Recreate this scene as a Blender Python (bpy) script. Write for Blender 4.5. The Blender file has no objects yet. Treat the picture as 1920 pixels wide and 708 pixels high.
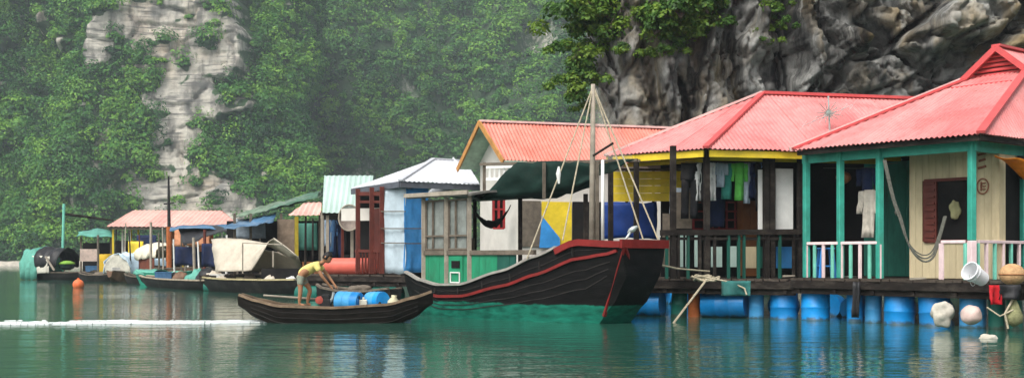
import bpy, bmesh, math, random
import numpy as np
from mathutils import Vector, Matrix, noise
R = math.radians
random.seed(7)
RNG = np.random.default_rng(11)
SC = bpy.context.scene
COL = SC.collection

# ------------------------------------------------------------------ camera
FPX, HOR, EYE = 2200.0, 485.0, 1.3            # focal length in photo pixels, horizon row, eye height above the water
cam_d = bpy.data.cameras.new('camera'); cam = bpy.data.objects.new('camera', cam_d); COL.objects.link(cam)
cam_d.sensor_width = 36.0; cam_d.lens = 36.0 * FPX / 1920.0
cam_d.shift_y = (HOR - 354.0) / 1920.0
cam_d.clip_start = 0.2; cam_d.clip_end = 3000
cam.location = (0, 0, EYE); cam.rotation_euler = (R(90), 0, 0)
SC.camera = cam
# ------------------------------------------------------------------ sky and light (overcast)
SUN_EL, SUN_AZ = 58.0, -62.0                   # azimuth from +Y, clockwise
world = bpy.data.worlds.new('World'); SC.world = world; world.use_nodes = True
nt = world.node_tree; bg = nt.nodes['Background']
sky = nt.nodes.new('ShaderNodeTexSky'); sky.sky_type = 'NISHITA'; sky.sun_disc = False
sky.sun_elevation = R(SUN_EL); sky.sun_rotation = R(SUN_AZ); sky.air_density = 1.0; sky.dust_density = 4.0; sky.ozone_density = 1.0
hs = nt.nodes.new('ShaderNodeHueSaturation'); hs.inputs['Saturation'].default_value = 0.22
nt.links.new(sky.outputs[0], hs.inputs['Color']); nt.links.new(hs.outputs[0], bg.inputs['Color'])
bg.inputs['Strength'].default_value = 0.15
sd = bpy.data.lights.new('sun', 'SUN'); sd.energy = 1.5; sd.angle = R(30); sd.color = (1.0, 0.965, 0.91)
sun = bpy.data.objects.new('sun', sd); COL.objects.link(sun)
az, el = R(SUN_AZ), R(SUN_EL)
sdir = Vector((math.sin(az) * math.cos(el), math.cos(az) * math.cos(el), math.sin(el)))
sdir = Vector((-0.34, -0.52, 0.78)).normalized()
sky.sun_elevation = math.asin(sdir.z); sky.sun_rotation = math.atan2(sdir.x, sdir.y)
sun.rotation_euler = sdir.to_track_quat('Z', 'Y').to_euler(); sun.location = (-30, -20, 60)
SC.view_settings.view_transform = 'Standard'; SC.view_settings.look = 'None'
SC.view_settings.gamma = 1.0; SC.view_settings.use_curve_mapping = False
SC.view_settings.exposure = 0.62
SC.cycles.use_denoising = True
SC.cycles.max_bounces = 8; SC.cycles.transparent_max_bounces = 12; SC.cycles.volume_bounces = 1
SC.cycles.sample_clamp_indirect = 6.0

# ------------------------------------------------------------------ helpers
def W(px, py, Y): return Vector(((px - 960) / FPX * Y, Y, EYE - (py - HOR) / FPX * Y))
def zat(py, Y): return EYE - (py - HOR) / FPX * Y
def hit(px, P0, d):
    k = (px - 960) / FPX
    return (P0[0] - k * P0[1]) / (k * d[1] - d[0])
def pl(px, py, P0, d):
    t = hit(px, P0, d); Y = P0[1] + d[1] * t
    return Vector((P0[0] + d[0] * t, Y, zat(py, Y)))
def nrm2(d):
    l = math.hypot(d[0], d[1]); return (d[0] / l, d[1] / l)

MATS = {}
def new_mat(name):
    m = bpy.data.materials.new(name); m.use_nodes = True
    return m, m.node_tree, m.node_tree.nodes['Principled BSDF']
def mat(name, rgb, rough=0.65, var=0.22, scale=5.0, bump=0.15, metallic=0.0, grime=0.25, grime_col=(0.05, 0.04, 0.03), stretch=(1, 1, 1), bscale=30.0, spec=0.22, alpha=None, transl=0.0, piece=0.0, slime=None, fade=None):
    """weathered plain surface: colour patches, stains with a shape of their own, fine relief"""
    if name in MATS: return MATS[name]
    m, t, b = new_mat(name); N = t.nodes; L = t.links
    tc = N.new('ShaderNodeTexCoord'); mp = N.new('ShaderNodeMapping'); mp.inputs['Scale'].default_value = stretch
    L.new(tc.outputs['Object'], mp.inputs['Vector'])
    n1 = N.new('ShaderNodeTexNoise'); n1.inputs['Scale'].default_value = scale; n1.inputs['Detail'].default_value = 6; n1.inputs['Roughness'].default_value = 0.65
    L.new(mp.outputs[0], n1.inputs['Vector'])
    r1 = N.new('ShaderNodeValToRGB'); e = r1.color_ramp.elements
    e[0].position = 0.3; e[1].position = 0.7
    e[0].color = tuple(c * (1 - var) for c in rgb) + (1,); e[1].color = tuple(min(1, c * (1 + var)) for c in rgb) + (1,)
    L.new(n1.outputs['Fac'], r1.inputs[0]); out = r1.outputs[0]
    if grime:
        n2 = N.new('ShaderNodeTexNoise'); n2.inputs['Scale'].default_value = scale * 0.45; n2.inputs['Detail'].default_value = 8; n2.inputs['Roughness'].default_value = 0.7
        L.new(mp.outputs[0], n2.inputs['Vector'])
        r2 = N.new('ShaderNodeValToRGB'); r2.color_ramp.elements[0].position = 0.5; r2.color_ramp.elements[1].position = 0.78
        r2.color_ramp.elements[1].color = (grime * 2, grime * 2, grime * 2, 1) if grime < .5 else (1, 1, 1, 1)
        L.new(n2.outputs['Fac'], r2.inputs[0])
        mx = N.new('ShaderNodeMix'); mx.data_type = 'RGBA'; mx.inputs['B'].default_value = tuple(grime_col) + (1,)
        L.new(r2.outputs[0], mx.inputs['Factor']); L.new(out, mx.inputs['A']); out = mx.outputs['Result']
    if fade:                                         # sun-bleached and rust-run patches drawn out down the slope
        n4 = N.new('ShaderNodeTexNoise'); n4.inputs['Scale'].default_value = 0.9; n4.inputs['Detail'].default_value = 9; n4.inputs['Roughness'].default_value = 0.72; n4.inputs['Distortion'].default_value = 0.6
        L.new(tc.outputs['Object'], n4.inputs['Vector']); r4 = N.new('ShaderNodeValToRGB'); r4.color_ramp.elements[0].position = 0.40; r4.color_ramp.elements[1].position = 0.66; r4.color_ramp.elements[1].color = (0.75, 0.75, 0.75, 1)
        L.new(n4.outputs['Fac'], r4.inputs[0]); m4 = N.new('ShaderNodeMix'); m4.data_type = 'RGBA'; m4.inputs['B'].default_value = tuple(fade) + (1,); L.new(r4.outputs[0], m4.inputs['Factor']); L.new(out, m4.inputs['A']); out = m4.outputs['Result']
        n5 = N.new('ShaderNodeTexNoise'); n5.inputs['Scale'].default_value = 14; n5.inputs['Detail'].default_value = 6; L.new(tc.outputs['Object'], n5.inputs['Vector'])
        r5 = N.new('ShaderNodeValToRGB'); r5.color_ramp.elements[0].position = 0.60; r5.color_ramp.elements[1].position = 0.74; r5.color_ramp.elements[1].color = (0.5, 0.5, 0.5, 1); L.new(n5.outputs['Fac'], r5.inputs[0])
        m5 = N.new('ShaderNodeMix'); m5.data_type = 'RGBA'; m5.inputs['B'].default_value = (0.20, 0.075, 0.045, 1); L.new(r5.outputs[0], m5.inputs['Factor']); L.new(out, m5.inputs['A']); out = m5.outputs['Result']
    if piece:                                        # every sheet or drum a slightly different shade
        oi = N.new('ShaderNodeObjectInfo'); h = N.new('ShaderNodeHueSaturation'); rg = N.new('ShaderNodeMapRange'); rg.inputs['To Min'].default_value = 1 - piece; rg.inputs['To Max'].default_value = 1 + piece * 0.7
        L.new(oi.outputs['Random'], rg.inputs['Value']); L.new(rg.outputs[0], h.inputs['Value']); L.new(out, h.inputs['Color']); out = h.outputs[0]
    if slime:                                        # weed and scum line where it floats
        ge = N.new('ShaderNodeNewGeometry'); sp = N.new('ShaderNodeSeparateXYZ'); L.new(ge.outputs['Position'], sp.inputs[0])
        n6 = N.new('ShaderNodeTexNoise'); n6.inputs['Scale'].default_value = 7; n6.inputs['Detail'].default_value = 5; L.new(ge.outputs['Position'], n6.inputs['Vector'])
        ma = N.new('ShaderNodeMath'); ma.operation = 'MULTIPLY_ADD'; ma.inputs[1].default_value = 0.22; L.new(n6.outputs['Fac'], ma.inputs[0]); L.new(sp.outputs['Z'], ma.inputs[2])
        mr = N.new('ShaderNodeMapRange'); mr.inputs['From Min'].default_value = 0.12; mr.inputs['From Max'].default_value = 0.18; mr.inputs['To Min'].default_value = 0.85; mr.inputs['To Max'].default_value = 0.0; L.new(ma.outputs[0], mr.inputs['Value'])
        m6 = N.new('ShaderNodeMix'); m6.data_type = 'RGBA'; m6.inputs['B'].default_value = tuple(slime) + (1,); L.new(mr.outputs[0], m6.inputs['Factor']); L.new(out, m6.inputs['A']); out = m6.outputs['Result']
    L.new(out, b.inputs['Base Color'])
    b.inputs['Roughness'].default_value = rough; b.inputs['Metallic'].default_value = metallic
    b.inputs['Specular IOR Level'].default_value = spec
    if bump:
        nb = N.new('ShaderNodeTexNoise'); nb.inputs['Scale'].default_value = bscale; nb.inputs['Detail'].default_value = 4
        L.new(mp.outputs[0], nb.inputs['Vector'])
        bp = N.new('ShaderNodeBump'); bp.inputs['Strength'].default_value = bump; bp.inputs['Distance'].default_value = 0.03
        L.new(nb.outputs['Fac'], bp.inputs['Height']); L.new(bp.outputs[0], b.inputs['Normal'])
    if transl:
        tr = N.new('ShaderNodeBsdfTranslucent'); L.new(out, tr.inputs['Color'])
        ms = N.new('ShaderNodeMixShader'); ms.inputs[0].default_value = transl
        L.new(b.outputs[0], ms.inputs[1]); L.new(tr.outputs[0], ms.inputs[2]); L.new(ms.outputs[0], N['Material Output'].inputs['Surface'])
    if alpha is not None: b.inputs['Alpha'].default_value = alpha
    MATS[name] = m
    return m

def tag(o, label=None, cat=None, group=None, kind=None):
    if label: o['label'] = label
    if cat: o['category'] = cat
    if group: o['group'] = group
    if kind: o['kind'] = kind
    return o
ROOT = {}
def thing(name, label, cat, loc=(0, 0, 0), rotz=0.0, group=None, rot=None):
    o = bpy.data.objects.new(name, None); o.empty_display_size = 0.2; COL.objects.link(o)
    o.location = loc; o.rotation_euler = rot if rot else (0, 0, rotz)
    M = Matrix.Translation(Vector(loc)) @ o.rotation_euler.to_matrix().to_4x4()
    ROOT[o.name] = M.inverted()
    return tag(o, label, cat, group)
def np_mesh(name, V, F, smooth=False):
    V = np.asarray(V, dtype=np.float32); F = np.asarray(F, dtype=np.int32)
    me = bpy.data.meshes.new(name); n, k = F.shape
    me.vertices.add(len(V)); me.vertices.foreach_set('co', V.ravel())
    me.loops.add(n * k); me.loops.foreach_set('vertex_index', F.ravel())
    me.polygons.add(n); me.polygons.foreach_set('loop_start', np.arange(0, n * k, k, dtype=np.int32))
    me.update(calc_edges=True); me.validate()
    if smooth: me.polygons.foreach_set('use_smooth', np.ones(n, dtype=bool))
    return me
class MB:
    """collects shapes in world (or local) coordinates; build() links them as one mesh object"""
    def __init__(s): s.v = []; s.f = []
    def add(s, vs, fs):
        o = len(s.v); s.v += [Vector(p) for p in vs]; s.f += [tuple(i + o for i in f) for f in fs]; return s
    def box8(s, p):
        return s.add(p, [(0, 3, 2, 1), (4, 5, 6, 7), (0, 1, 5, 4), (1, 2, 6, 5), (2, 3, 7, 6), (3, 0, 4, 7)])
    def box(s, c, size, rotz=0.0):
        c = Vector(c); x, y, z = (k / 2 for k in size); cs, sn = math.cos(rotz), math.sin(rotz)
        q = []
        for dz in (-z, z):
            for dx, dy in ((-x, -y), (x, -y), (x, y), (-x, y)):
                q.append(c + Vector((dx * cs - dy * sn, dx * sn + dy * cs, dz)))
        return s.box8(q)
    def bar(s, a, b, w, h=None, up=(0, 0, 1), w2=None):
        a = Vector(a); b = Vector(b); h = h or w; d = (b - a).normalized(); up = Vector(up)
        if abs(d.dot(up)) > 0.98: up = Vector((1, 0.3, 0))
        sx = d.cross(up).normalized(); sz = sx.cross(d).normalized()
        k = (w2 / w) if w2 else 1
        q = []
        for p, f in ((a, 1), (b, k)):
            for i, j in ((-1, -1), (1, -1), (1, 1), (-1, 1)):
                q.append(p + sx * (i * w / 2 * f) + sz * (j * h / 2 * f))
        return s.box8(q)
    def tube(s, pts, r, n=8, r1=None, cap=True):
        pts = [Vector(p) for p in pts]; m = len(pts); o = len(s.v); prev = None
        for i, p in enumerate(pts):
            d = (pts[min(i + 1, m - 1)] - pts[max(i - 1, 0)]).normalized()
            if prev is None:
                up = Vector((0, 0, 1)) if abs(d.z) < 0.9 else Vector((1, 0, 0)); x = d.cross(up).normalized()
            else:
                x = (prev - d * prev.dot(d)).normalized()
            prev = x; y = d.cross(x)
            rr = r if r1 is None else r + (r1 - r) * i / (m - 1)
            if isinstance(r, (list, tuple)): rr = r[i]
            for k in range(n):
                a = 2 * math.pi * k / n; s.v.append(p + (x * math.cos(a) + y * math.sin(a)) * rr)
        for i in range(m - 1):
            for k in range(n):
                k2 = (k + 1) % n; s.f.append((o + i * n + k, o + i * n + k2, o + (i + 1) * n + k2, o + (i + 1) * n + k))
        if cap:
            s.f.append(tuple(o + k for k in range(n))[::-1]); s.f.append(tuple(o + (m - 1) * n + k for k in range(n)))
        return s
    def lathe(s, c, axis, prof, n=20, closed=True):
        """prof: (radius, height along axis)"""
        c = Vector(c); ax = Vector(axis).normalized(); up = Vector((0, 0, 1)) if abs(ax.z) < 0.9 else Vector((1, 0, 0))
        x = ax.cross(up).normalized(); y = ax.cross(x); o = len(s.v); m = len(prof)
        for r, h in prof:
            for k in range(n):
                a = 2 * math.pi * k / n; s.v.append(c + ax * h + (x * math.cos(a) + y * math.sin(a)) * r)
        for i in range(m - 1):
            for k in range(n):
                k2 = (k + 1) % n; s.f.append((o + i * n + k, o + i * n + k2, o + (i + 1) * n + k2, o + (i + 1) * n + k))
        if closed:
            s.f.append(tuple(o + k for k in range(n))[::-1]); s.f.append(tuple(o + (m - 1) * n + k for k in range(n)))
        return s
    def grid(s, rows, thick=0.0, closed_u=False):
        """rows of points; thick gives both faces and the rim"""
        m, n = len(rows), len(rows[0]); rows = [[Vector(p) for p in r] for r in rows]
        if not thick:
            o = len(s.v); s.v += [p for r in rows for p in r]
            s.f += [(o + i * n + j, o + i * n + j + 1, o + (i + 1) * n + j + 1, o + (i + 1) * n + j) for i in range(m - 1) for j in range(n - 1)]
            return s
        nr = []
        for i in range(m):
            q = []
            for j in range(n):
                du = rows[i][min(j + 1, n - 1)] - rows[i][max(j - 1, 0)]; dv = rows[min(i + 1, m - 1)][j] - rows[max(i - 1, 0)][j]
                c = du.cross(dv); c = c.normalized() if c.length > 1e-9 else Vector((0, 0, 1)); q.append(rows[i][j] - c * thick)
            nr.append(q)
        o = len(s.v); s.v += [p for r in rows for p in r]; o2 = len(s.v); s.v += [p for r in nr for p in r]
        ix = lambda b, i, j: b + i * n + j
        for i in range(m - 1):
            for j in range(n - 1):
                s.f.append((ix(o, i, j), ix(o, i, j + 1), ix(o, i + 1, j + 1), ix(o, i + 1, j)))
                s.f.append((ix(o2, i, j), ix(o2, i + 1, j), ix(o2, i + 1, j + 1), ix(o2, i, j + 1)))
        for j in range(n - 1):
            s.f.append((ix(o, 0, j), ix(o2, 0, j), ix(o2, 0, j + 1), ix(o, 0, j + 1)))
            s.f.append((ix(o, m - 1, j), ix(o, m - 1, j + 1), ix(o2, m - 1, j + 1), ix(o2, m - 1, j)))
        for i in range(m - 1):
            s.f.append((ix(o, i, 0), ix(o, i + 1, 0), ix(o2, i + 1, 0), ix(o2, i, 0)))
            s.f.append((ix(o, i, n - 1), ix(o2, i, n - 1), ix(o2, i + 1, n - 1), ix(o, i + 1, n - 1)))
        return s
    def prism(s, poly, d):
        """flat polygon (list of points) extruded by vector d"""
        d = Vector(d); n = len(poly); o = len(s.v)
        s.v += [Vector(p) for p in poly] + [Vector(p) + d for p in poly]
        s.f.append(tuple(o + i for i in range(n))[::-1]); s.f.append(tuple(o + n + i for i in range(n)))
        s.f += [(o + i, o + (i + 1) % n, o + n + (i + 1) % n, o + n + i) for i in range(n)]
        return s
    def build(s, name, m, parent=None, smooth=False, label=None, bevel=0.0, subs=0, kind=None):
        me = bpy.data.meshes.new(name)
        inv = ROOT.get(parent.name) if parent else None
        vs = [inv @ p for p in s.v] if inv is not None else s.v
        me.from_pydata([tuple(p) for p in vs], [], s.f); me.update()
        bm = bmesh.new(); bm.from_mesh(me); bmesh.ops.recalc_face_normals(bm, faces=bm.faces)
        if bevel: bmesh.ops.bevel(bm, geom=list(bm.edges), offset=bevel, segments=1, affect='EDGES')
        bm.to_mesh(me); bm.free()
        if smooth:
            me.polygons.foreach_set('use_smooth', np.ones(len(me.polygons), dtype=bool))
            if smooth == 'auto': me.set_sharp_from_angle(angle=R(35))
        me.materials.append(m)
        o = bpy.data.objects.new(name, me); COL.objects.link(o)
        if parent:
            o.parent = parent; ROOT[o.name] = ROOT.get(parent.name, Matrix.Identity(4))
        if label: o['label'] = label
        if kind: o['kind'] = kind
        return o
def B(name, m, parent, fn, **k):
    b = MB(); fn(b); return b.build(name, m, parent, **k)
def copy_tree(o, parent=None):
    c = o.copy(); COL.objects.link(c); c.parent = parent
    for ch in o.children: copy_tree(ch, c)
    return c
def fbm(p, o=4, lac=2.0, gain=0.5):
    a, s, q = 1.0, 0.0, Vector(p)
    for _ in range(o): s += a * noise.noise(q); q = q * lac; a *= gain
    return s
# ------------------------------------------------------------------ materials of the setting
def water_material():
    m, t, b = new_mat('green_sea_water'); N = t.nodes; L = t.links
    b.inputs['Base Color'].default_value = (0.026, 0.092, 0.066, 1); b.inputs['Roughness'].default_value = 0.035; b.inputs['IOR'].default_value = 1.33
    tc = N.new('ShaderNodeTexCoord')
    def nz(sx, sy, sc, det):
        mp = N.new('ShaderNodeMapping'); mp.inputs['Scale'].default_value = (sx, sy, 1); L.new(tc.outputs['Object'], mp.inputs['Vector'])
        n = N.new('ShaderNodeTexNoise'); n.inputs['Scale'].default_value = sc; n.inputs['Detail'].default_value = det; n.inputs['Roughness'].default_value = 0.55
        L.new(mp.outputs[0], n.inputs['Vector']); return n.outputs['Fac']
    a = nz(0.55, 1.0, 1.5, 3); c = nz(0.5, 1.1, 6.5, 3)
    calm = nz(0.25, 0.5, 0.22, 2)
    rr = N.new('ShaderNodeMapRange'); rr.inputs['From Min'].default_value = 0.35; rr.inputs['From Max'].default_value = 0.65; rr.inputs['To Min'].default_value = 0.3; rr.inputs['To Max'].default_value = 1.0
    L.new(calm, rr.inputs['Value'])
    m1 = N.new('ShaderNodeMath'); m1.operation = 'MULTIPLY'; m1.inputs[1].default_value = 0.32; L.new(c, m1.inputs[0])
    m2 = N.new('ShaderNodeMath'); m2.operation = 'ADD'; L.new(a, m2.inputs[0]); L.new(m1.outputs[0], m2.inputs[1])
    m3 = N.new('ShaderNodeMath'); m3.operation = 'MULTIPLY'; L.new(m2.outputs[0], m3.inputs[0]); L.new(rr.outputs[0], m3.inputs[1])
    bp = N.new('ShaderNodeBump'); bp.inputs['Strength'].default_value = 0.65; bp.inputs['Distance'].default_value = 0.05
    L.new(m3.outputs[0], bp.inputs['Height']); L.new(bp.outputs[0], b.inputs['Normal'])
    return m
def rock_material(name, pale, mid, dark, ochre, vs, streak=1.0, och_amt=0.5, moss=None, ivy=None, bed=False):
    """limestone: bands and vertical rain streaks, ochre patches"""
    m, t, b = new_mat(name); N = t.nodes; L = t.links
    tc = N.new('ShaderNodeTexCoord')
    def nz(sc3, sc, det, ro=0.6):
        mp = N.new('ShaderNodeMapping'); mp.inputs['Scale'].default_value = sc3; L.new(tc.outputs['Object'], mp.inputs['Vector'])
        n = N.new('ShaderNodeTexNoise'); n.inputs['Scale'].default_value = sc; n.inputs['Detail'].default_value = det; n.inputs['Roughness'].default_value = ro
        L.new(mp.outputs[0], n.inputs['Vector']); return n.outputs['Fac']
    def ramp(f, stops):
        r = N.new('ShaderNodeValToRGB'); el = r.color_ramp.elements
        while len(el) < len(stops): el.new(0.5)
        for e, (p, c) in zip(el, stops): e.position = p; e.color = tuple(c) + (1,)
        L.new(f, r.inputs[0]); return r.outputs[0]
    def mix(f, a, c):
        x = N.new('ShaderNodeMix'); x.data_type = 'RGBA'; L.new(f, x.inputs['Factor'])
        for s, k in ((a, 'A'), (c, 'B')):
            if hasattr(s, 'links'): L.new(s, x.inputs[k])
            else: x.inputs[k].default_value = tuple(s) + (1,)
        return x.outputs['Result']
    base = ramp(nz((1, 1, 1), vs, 8, 0.7), [(0.32, dark), (0.5, mid), (0.68, pale)])
    och = ramp(nz((1, 1, 0.6), vs * 0.55, 4), [(0.5, (0, 0, 0)), (0.68, (och_amt,) * 3)])
    c1 = mix(och, base, ochre)
    st = ramp(nz((1, 1, 0.12), vs * 2.2, 6, 0.6), [(0.47, (0, 0, 0)), (0.62, (streak,) * 3)])
    c2 = mix(st, c1, tuple(k * 0.35 for k in dark))
    wh = ramp(nz((1, 1, 0.2), vs * 3.1, 5, 0.6), [(0.58, (0, 0, 0)), (0.70, (0.75,) * 3)])
    c3 = mix(wh, c2, pale)
    if bed:
        bd = ramp(nz((0.10, 0.10, 1.0), vs * 9, 5, 0.6), [(0.36, (0.85,) * 3), (0.46, (0, 0, 0))]); c3 = mix(bd, c3, tuple(k * 0.5 for k in dark))
    if moss:
        mo = ramp(nz((1, 1, 0.8), vs * 0.8, 6, 0.65), [(0.55, (0, 0, 0)), (0.66, (0.7,) * 3)]); c3 = mix(mo, c3, moss)
    if ivy:
        at = N.new('ShaderNodeAttribute'); at.attribute_name = 'cover'
        ad = N.new('ShaderNodeMath'); ad.operation = 'ADD'; L.new(at.outputs['Fac'], ad.inputs[0])
        sb = N.new('ShaderNodeMath'); sb.operation = 'SUBTRACT'; L.new(nz((1, 1, 0.6), vs * 4, 6, 0.7), sb.inputs[0]); sb.inputs[1].default_value = 0.5
        L.new(sb.outputs[0], ad.inputs[1])
        f = ramp(ad.outputs[0], [(0.35, (0, 0, 0)), (0.55, (0.93,) * 3)])
        g = ramp(nz((1, 1, 1), vs * 3, 6, 0.7), [(0.35, tuple(k * 0.5 for k in ivy)), (0.65, ivy)]); c3 = mix(f, c3, g)
    L.new(c3, b.inputs['Base Color']); b.inputs['Roughness'].default_value = 0.85; b.inputs['Specular IOR Level'].default_value = 0.25
    bp = N.new('ShaderNodeBump'); bp.inputs['Strength'].default_value = 0.7; bp.inputs['Distance'].default_value = min(0.5, 0.25 / vs)
    L.new(nz((1, 1, 0.7), vs * 5, 12, 0.78), bp.inputs['Height']); L.new(bp.outputs[0], b.inputs['Normal'])
    return m
def leaf_material(name, base, tip, transl=0.3):
    """colour of each leaf from its own tint attribute"""
    m, t, b = new_mat(name); N = t.nodes; L = t.links
    at = N.new('ShaderNodeAttribute'); at.attribute_name = 'tint'
    r = N.new('ShaderNodeValToRGB'); r.color_ramp.elements[0].color = tuple(base) + (1,); r.color_ramp.elements[1].color = tuple(tip) + (1,)
    mid = [(a + c) * 0.5 for a, c in zip(base, tip)]; e = r.color_ramp.elements.new(0.45); e.color = (mid[0] * 0.62, mid[1] * 0.95, mid[2] * 1.35, 1); e = r.color_ramp.elements.new(0.78); e.color = (tip[0] * 0.80, tip[1] * 0.86, tip[2] * 0.9, 1)
    L.new(at.outputs['Fac'], r.inputs[0]); L.new(r.outputs[0], b.inputs['Base Color'])
    b.inputs['Roughness'].default_value = 0.55; b.inputs['Specular IOR Level'].default_value = 0.3
    tr = N.new('ShaderNodeBsdfTranslucent'); L.new(r.outputs[0], tr.inputs['Color'])
    ms = N.new('ShaderNodeMixShader'); ms.inputs[0].default_value = transl
    L.new(b.outputs[0], ms.inputs[1]); L.new(tr.outputs[0], ms.inputs[2]); L.new(ms.outputs[0], N['Material Output'].inputs['Surface'])
    return m

# ------------------------------------------------------------------ water
def make_water():
    b = MB(); b.add([(-700, -120, 0), (700, -120, 0), (700, 900, 0), (-700, 900, 0)], [(0, 1, 2, 3)])
    o = b.build('water', water_material()); tag(o, kind='structure')
make_water()

def surf_grid(name, xs, zs, fn, m, smooth=True, cover=None):
    V = np.empty((len(zs), len(xs), 3), np.float32)
    for i, z in enumerate(zs):
        for j, x in enumerate(xs):
            V[i, j] = fn(x, z)
    n = len(xs); I = np.arange((len(zs) - 1) * n).reshape(len(zs) - 1, n)[:, :-1].ravel()
    F = np.stack([I, I + 1, I + n + 1, I + n], 1)
    me = np_mesh(name, V.reshape(-1, 3), F, smooth); me.materials.append(m)
    if cover:
        at = me.attributes.new('cover', 'FLOAT', 'POINT'); at.data.foreach_set('value', np.array([cover(x, z) for z in zs for x in xs], np.float32))
    o = bpy.data.objects.new(name, me); COL.objects.link(o); tag(o, kind='structure')
    return o, V

def ss(a, b, x):
    t = min(1, max(0, (x - a) / (b - a))); return t * t * (3 - 2 * t)
def facet(x, z, sx, sz, amp, tilt, c=0.0):
    """angular broken rock: every cell a flat face of its own set-back and lean"""
    q = Vector((x * sx, z * sz, c)); d, pts = noise.voronoi(q); p = pts[0]
    h = noise.cell_vector(Vector((p.x * 57.3 + 11, p.y * 91.7 + 5, p.z * 13.1)))
    crack = d[1] - d[0]
    return amp * (h.x - 0.5) + tilt * ((q.x - p.x) * (h.y - 0.5) + (q.y - p.y) * (h.z - 0.35)) + amp * 0.55 * ss(0.10, 0.0, crack)
# bare rock of the tall hill: where no crowns grow (metres along the shore, metres up)
ROCKS = [(-76, 55, 16, 7.5), (-73, 45, 9.5, 9), (-71.5, 35, 10, 8), (-70.5, 26, 6.5, 7), (-68.5, 15, 13.5, 6.5), (-64, 48, 5, 9), (-90, 48, 3.5, 6), (-60, 35, 5, 3.0), (-86, 24, 1.6, 5), (-57, 12.5, 6, 4)]
def bare0(x, z):
    k = 0.0
    for cx, cz, rx, rz in ROCKS:
        d = ((x - cx) / rx) ** 2 + ((z - cz) / rz) ** 2
        k = max(k, 1.25 - d)
    return k * ss(-45, -54, x) - .3 * ss(-54, -45, x) + 0.55 * noise.noise(Vector((x * 0.22, z * 0.16, 3.3)))
def bare(x, z):
    """rock showing: broken up by ledges of shrubs"""
    led = noise.noise(Vector((x * 0.16, z * 0.42, 17.0)))
    return bare0(x, z) - 1.0 * ss(0.20, 0.48, led) + 0.7 * noise.noise(Vector((x * 0.6, z * 0.55, 8)))
def hill_a(x, z):
    edge = -47.0 + 7.5 * ss(38, 8, z) + 2.5 * noise.noise(Vector((z * 0.12, 4.1, 0)))
    y = 238 + 0.42 * z + 0.0016 * z * z + 13 * noise.noise(Vector((x * 0.038, z * 0.016, 1.5))) + 8.0 * noise.noise(Vector((x * 0.095, z * 0.055, 9.5))) + 1.1 * noise.noise(Vector((x * 0.4, z * 0.3, 2.5)))
    d = x - (edge - 9)
    if d > 0: y += 0.10 * d * d
    over = max(0.0, x - edge); X = x
    if over: X = edge - 0.9 * over; y += 3.2 * over
    y += 0.0009 * min(0, x + 75) ** 2 * 1.2
    k = min(1, max(0, bare0(x, z))) * ss(edge - 2, edge - 9, x)
    if k > 0:
        st = z / 2.1 + 0.5 * noise.noise(Vector((x * 0.15, z * 0.1, 5))); fr = st - math.floor(st)
        wx = x + 0.8 * noise.noise(Vector((x * 0.3, z * 0.3, 44))); wz = z + 0.5 * noise.noise(Vector((x * 0.2, z * 0.3, 45))) + 0.05 * x
        flat = 238 + 0.36 * z + 5 * noise.noise(Vector((x * 0.03, z * 0.02, 1.5))) - 1.5
        rk = flat + facet(wx, wz, 0.10, 0.16, 1.3, 0.7, 1) + facet(wx, wz, 0.35, 0.5, 0.30, 0.25, 4) + 0.35 * (1 - ss(0.0, 0.3, fr)) + 0.9 * abs(noise.noise(Vector((wx * 0.22, wz * 0.05, 4))))
        y = y + (min(rk, y + 3) - y) * ss(0, 0.6, k)
    return (X, y, z)
def hill_b(x, z):
    y = 315 + 0.55 * z + 18 * noise.noise(Vector((x * 0.030, z * 0.016, 21.5))) + 12 * noise.noise(Vector((x * 0.075, z * 0.045, 29.5))) + 1.6 * noise.noise(Vector((x * 0.3, z * 0.25, 2.5)))
    return (x, y, z)
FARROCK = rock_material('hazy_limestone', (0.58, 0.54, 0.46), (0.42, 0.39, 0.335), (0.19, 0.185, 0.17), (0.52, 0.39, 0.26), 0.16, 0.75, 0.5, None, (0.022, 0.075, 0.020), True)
def arange(a, b, s): return list(np.arange(a, b, s))
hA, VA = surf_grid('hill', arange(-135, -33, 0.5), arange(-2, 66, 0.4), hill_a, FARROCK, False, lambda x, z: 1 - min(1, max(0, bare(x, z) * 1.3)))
hB, VB = surf_grid('hill', arange(-95, 120, 1.6), arange(-2, 98, 1.4), hill_b, FARROCK, True, lambda x, z: 0.75 - 0.5 * max(0, noise.noise(Vector((x * 0.06, z * 0.05, 77)))))

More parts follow.
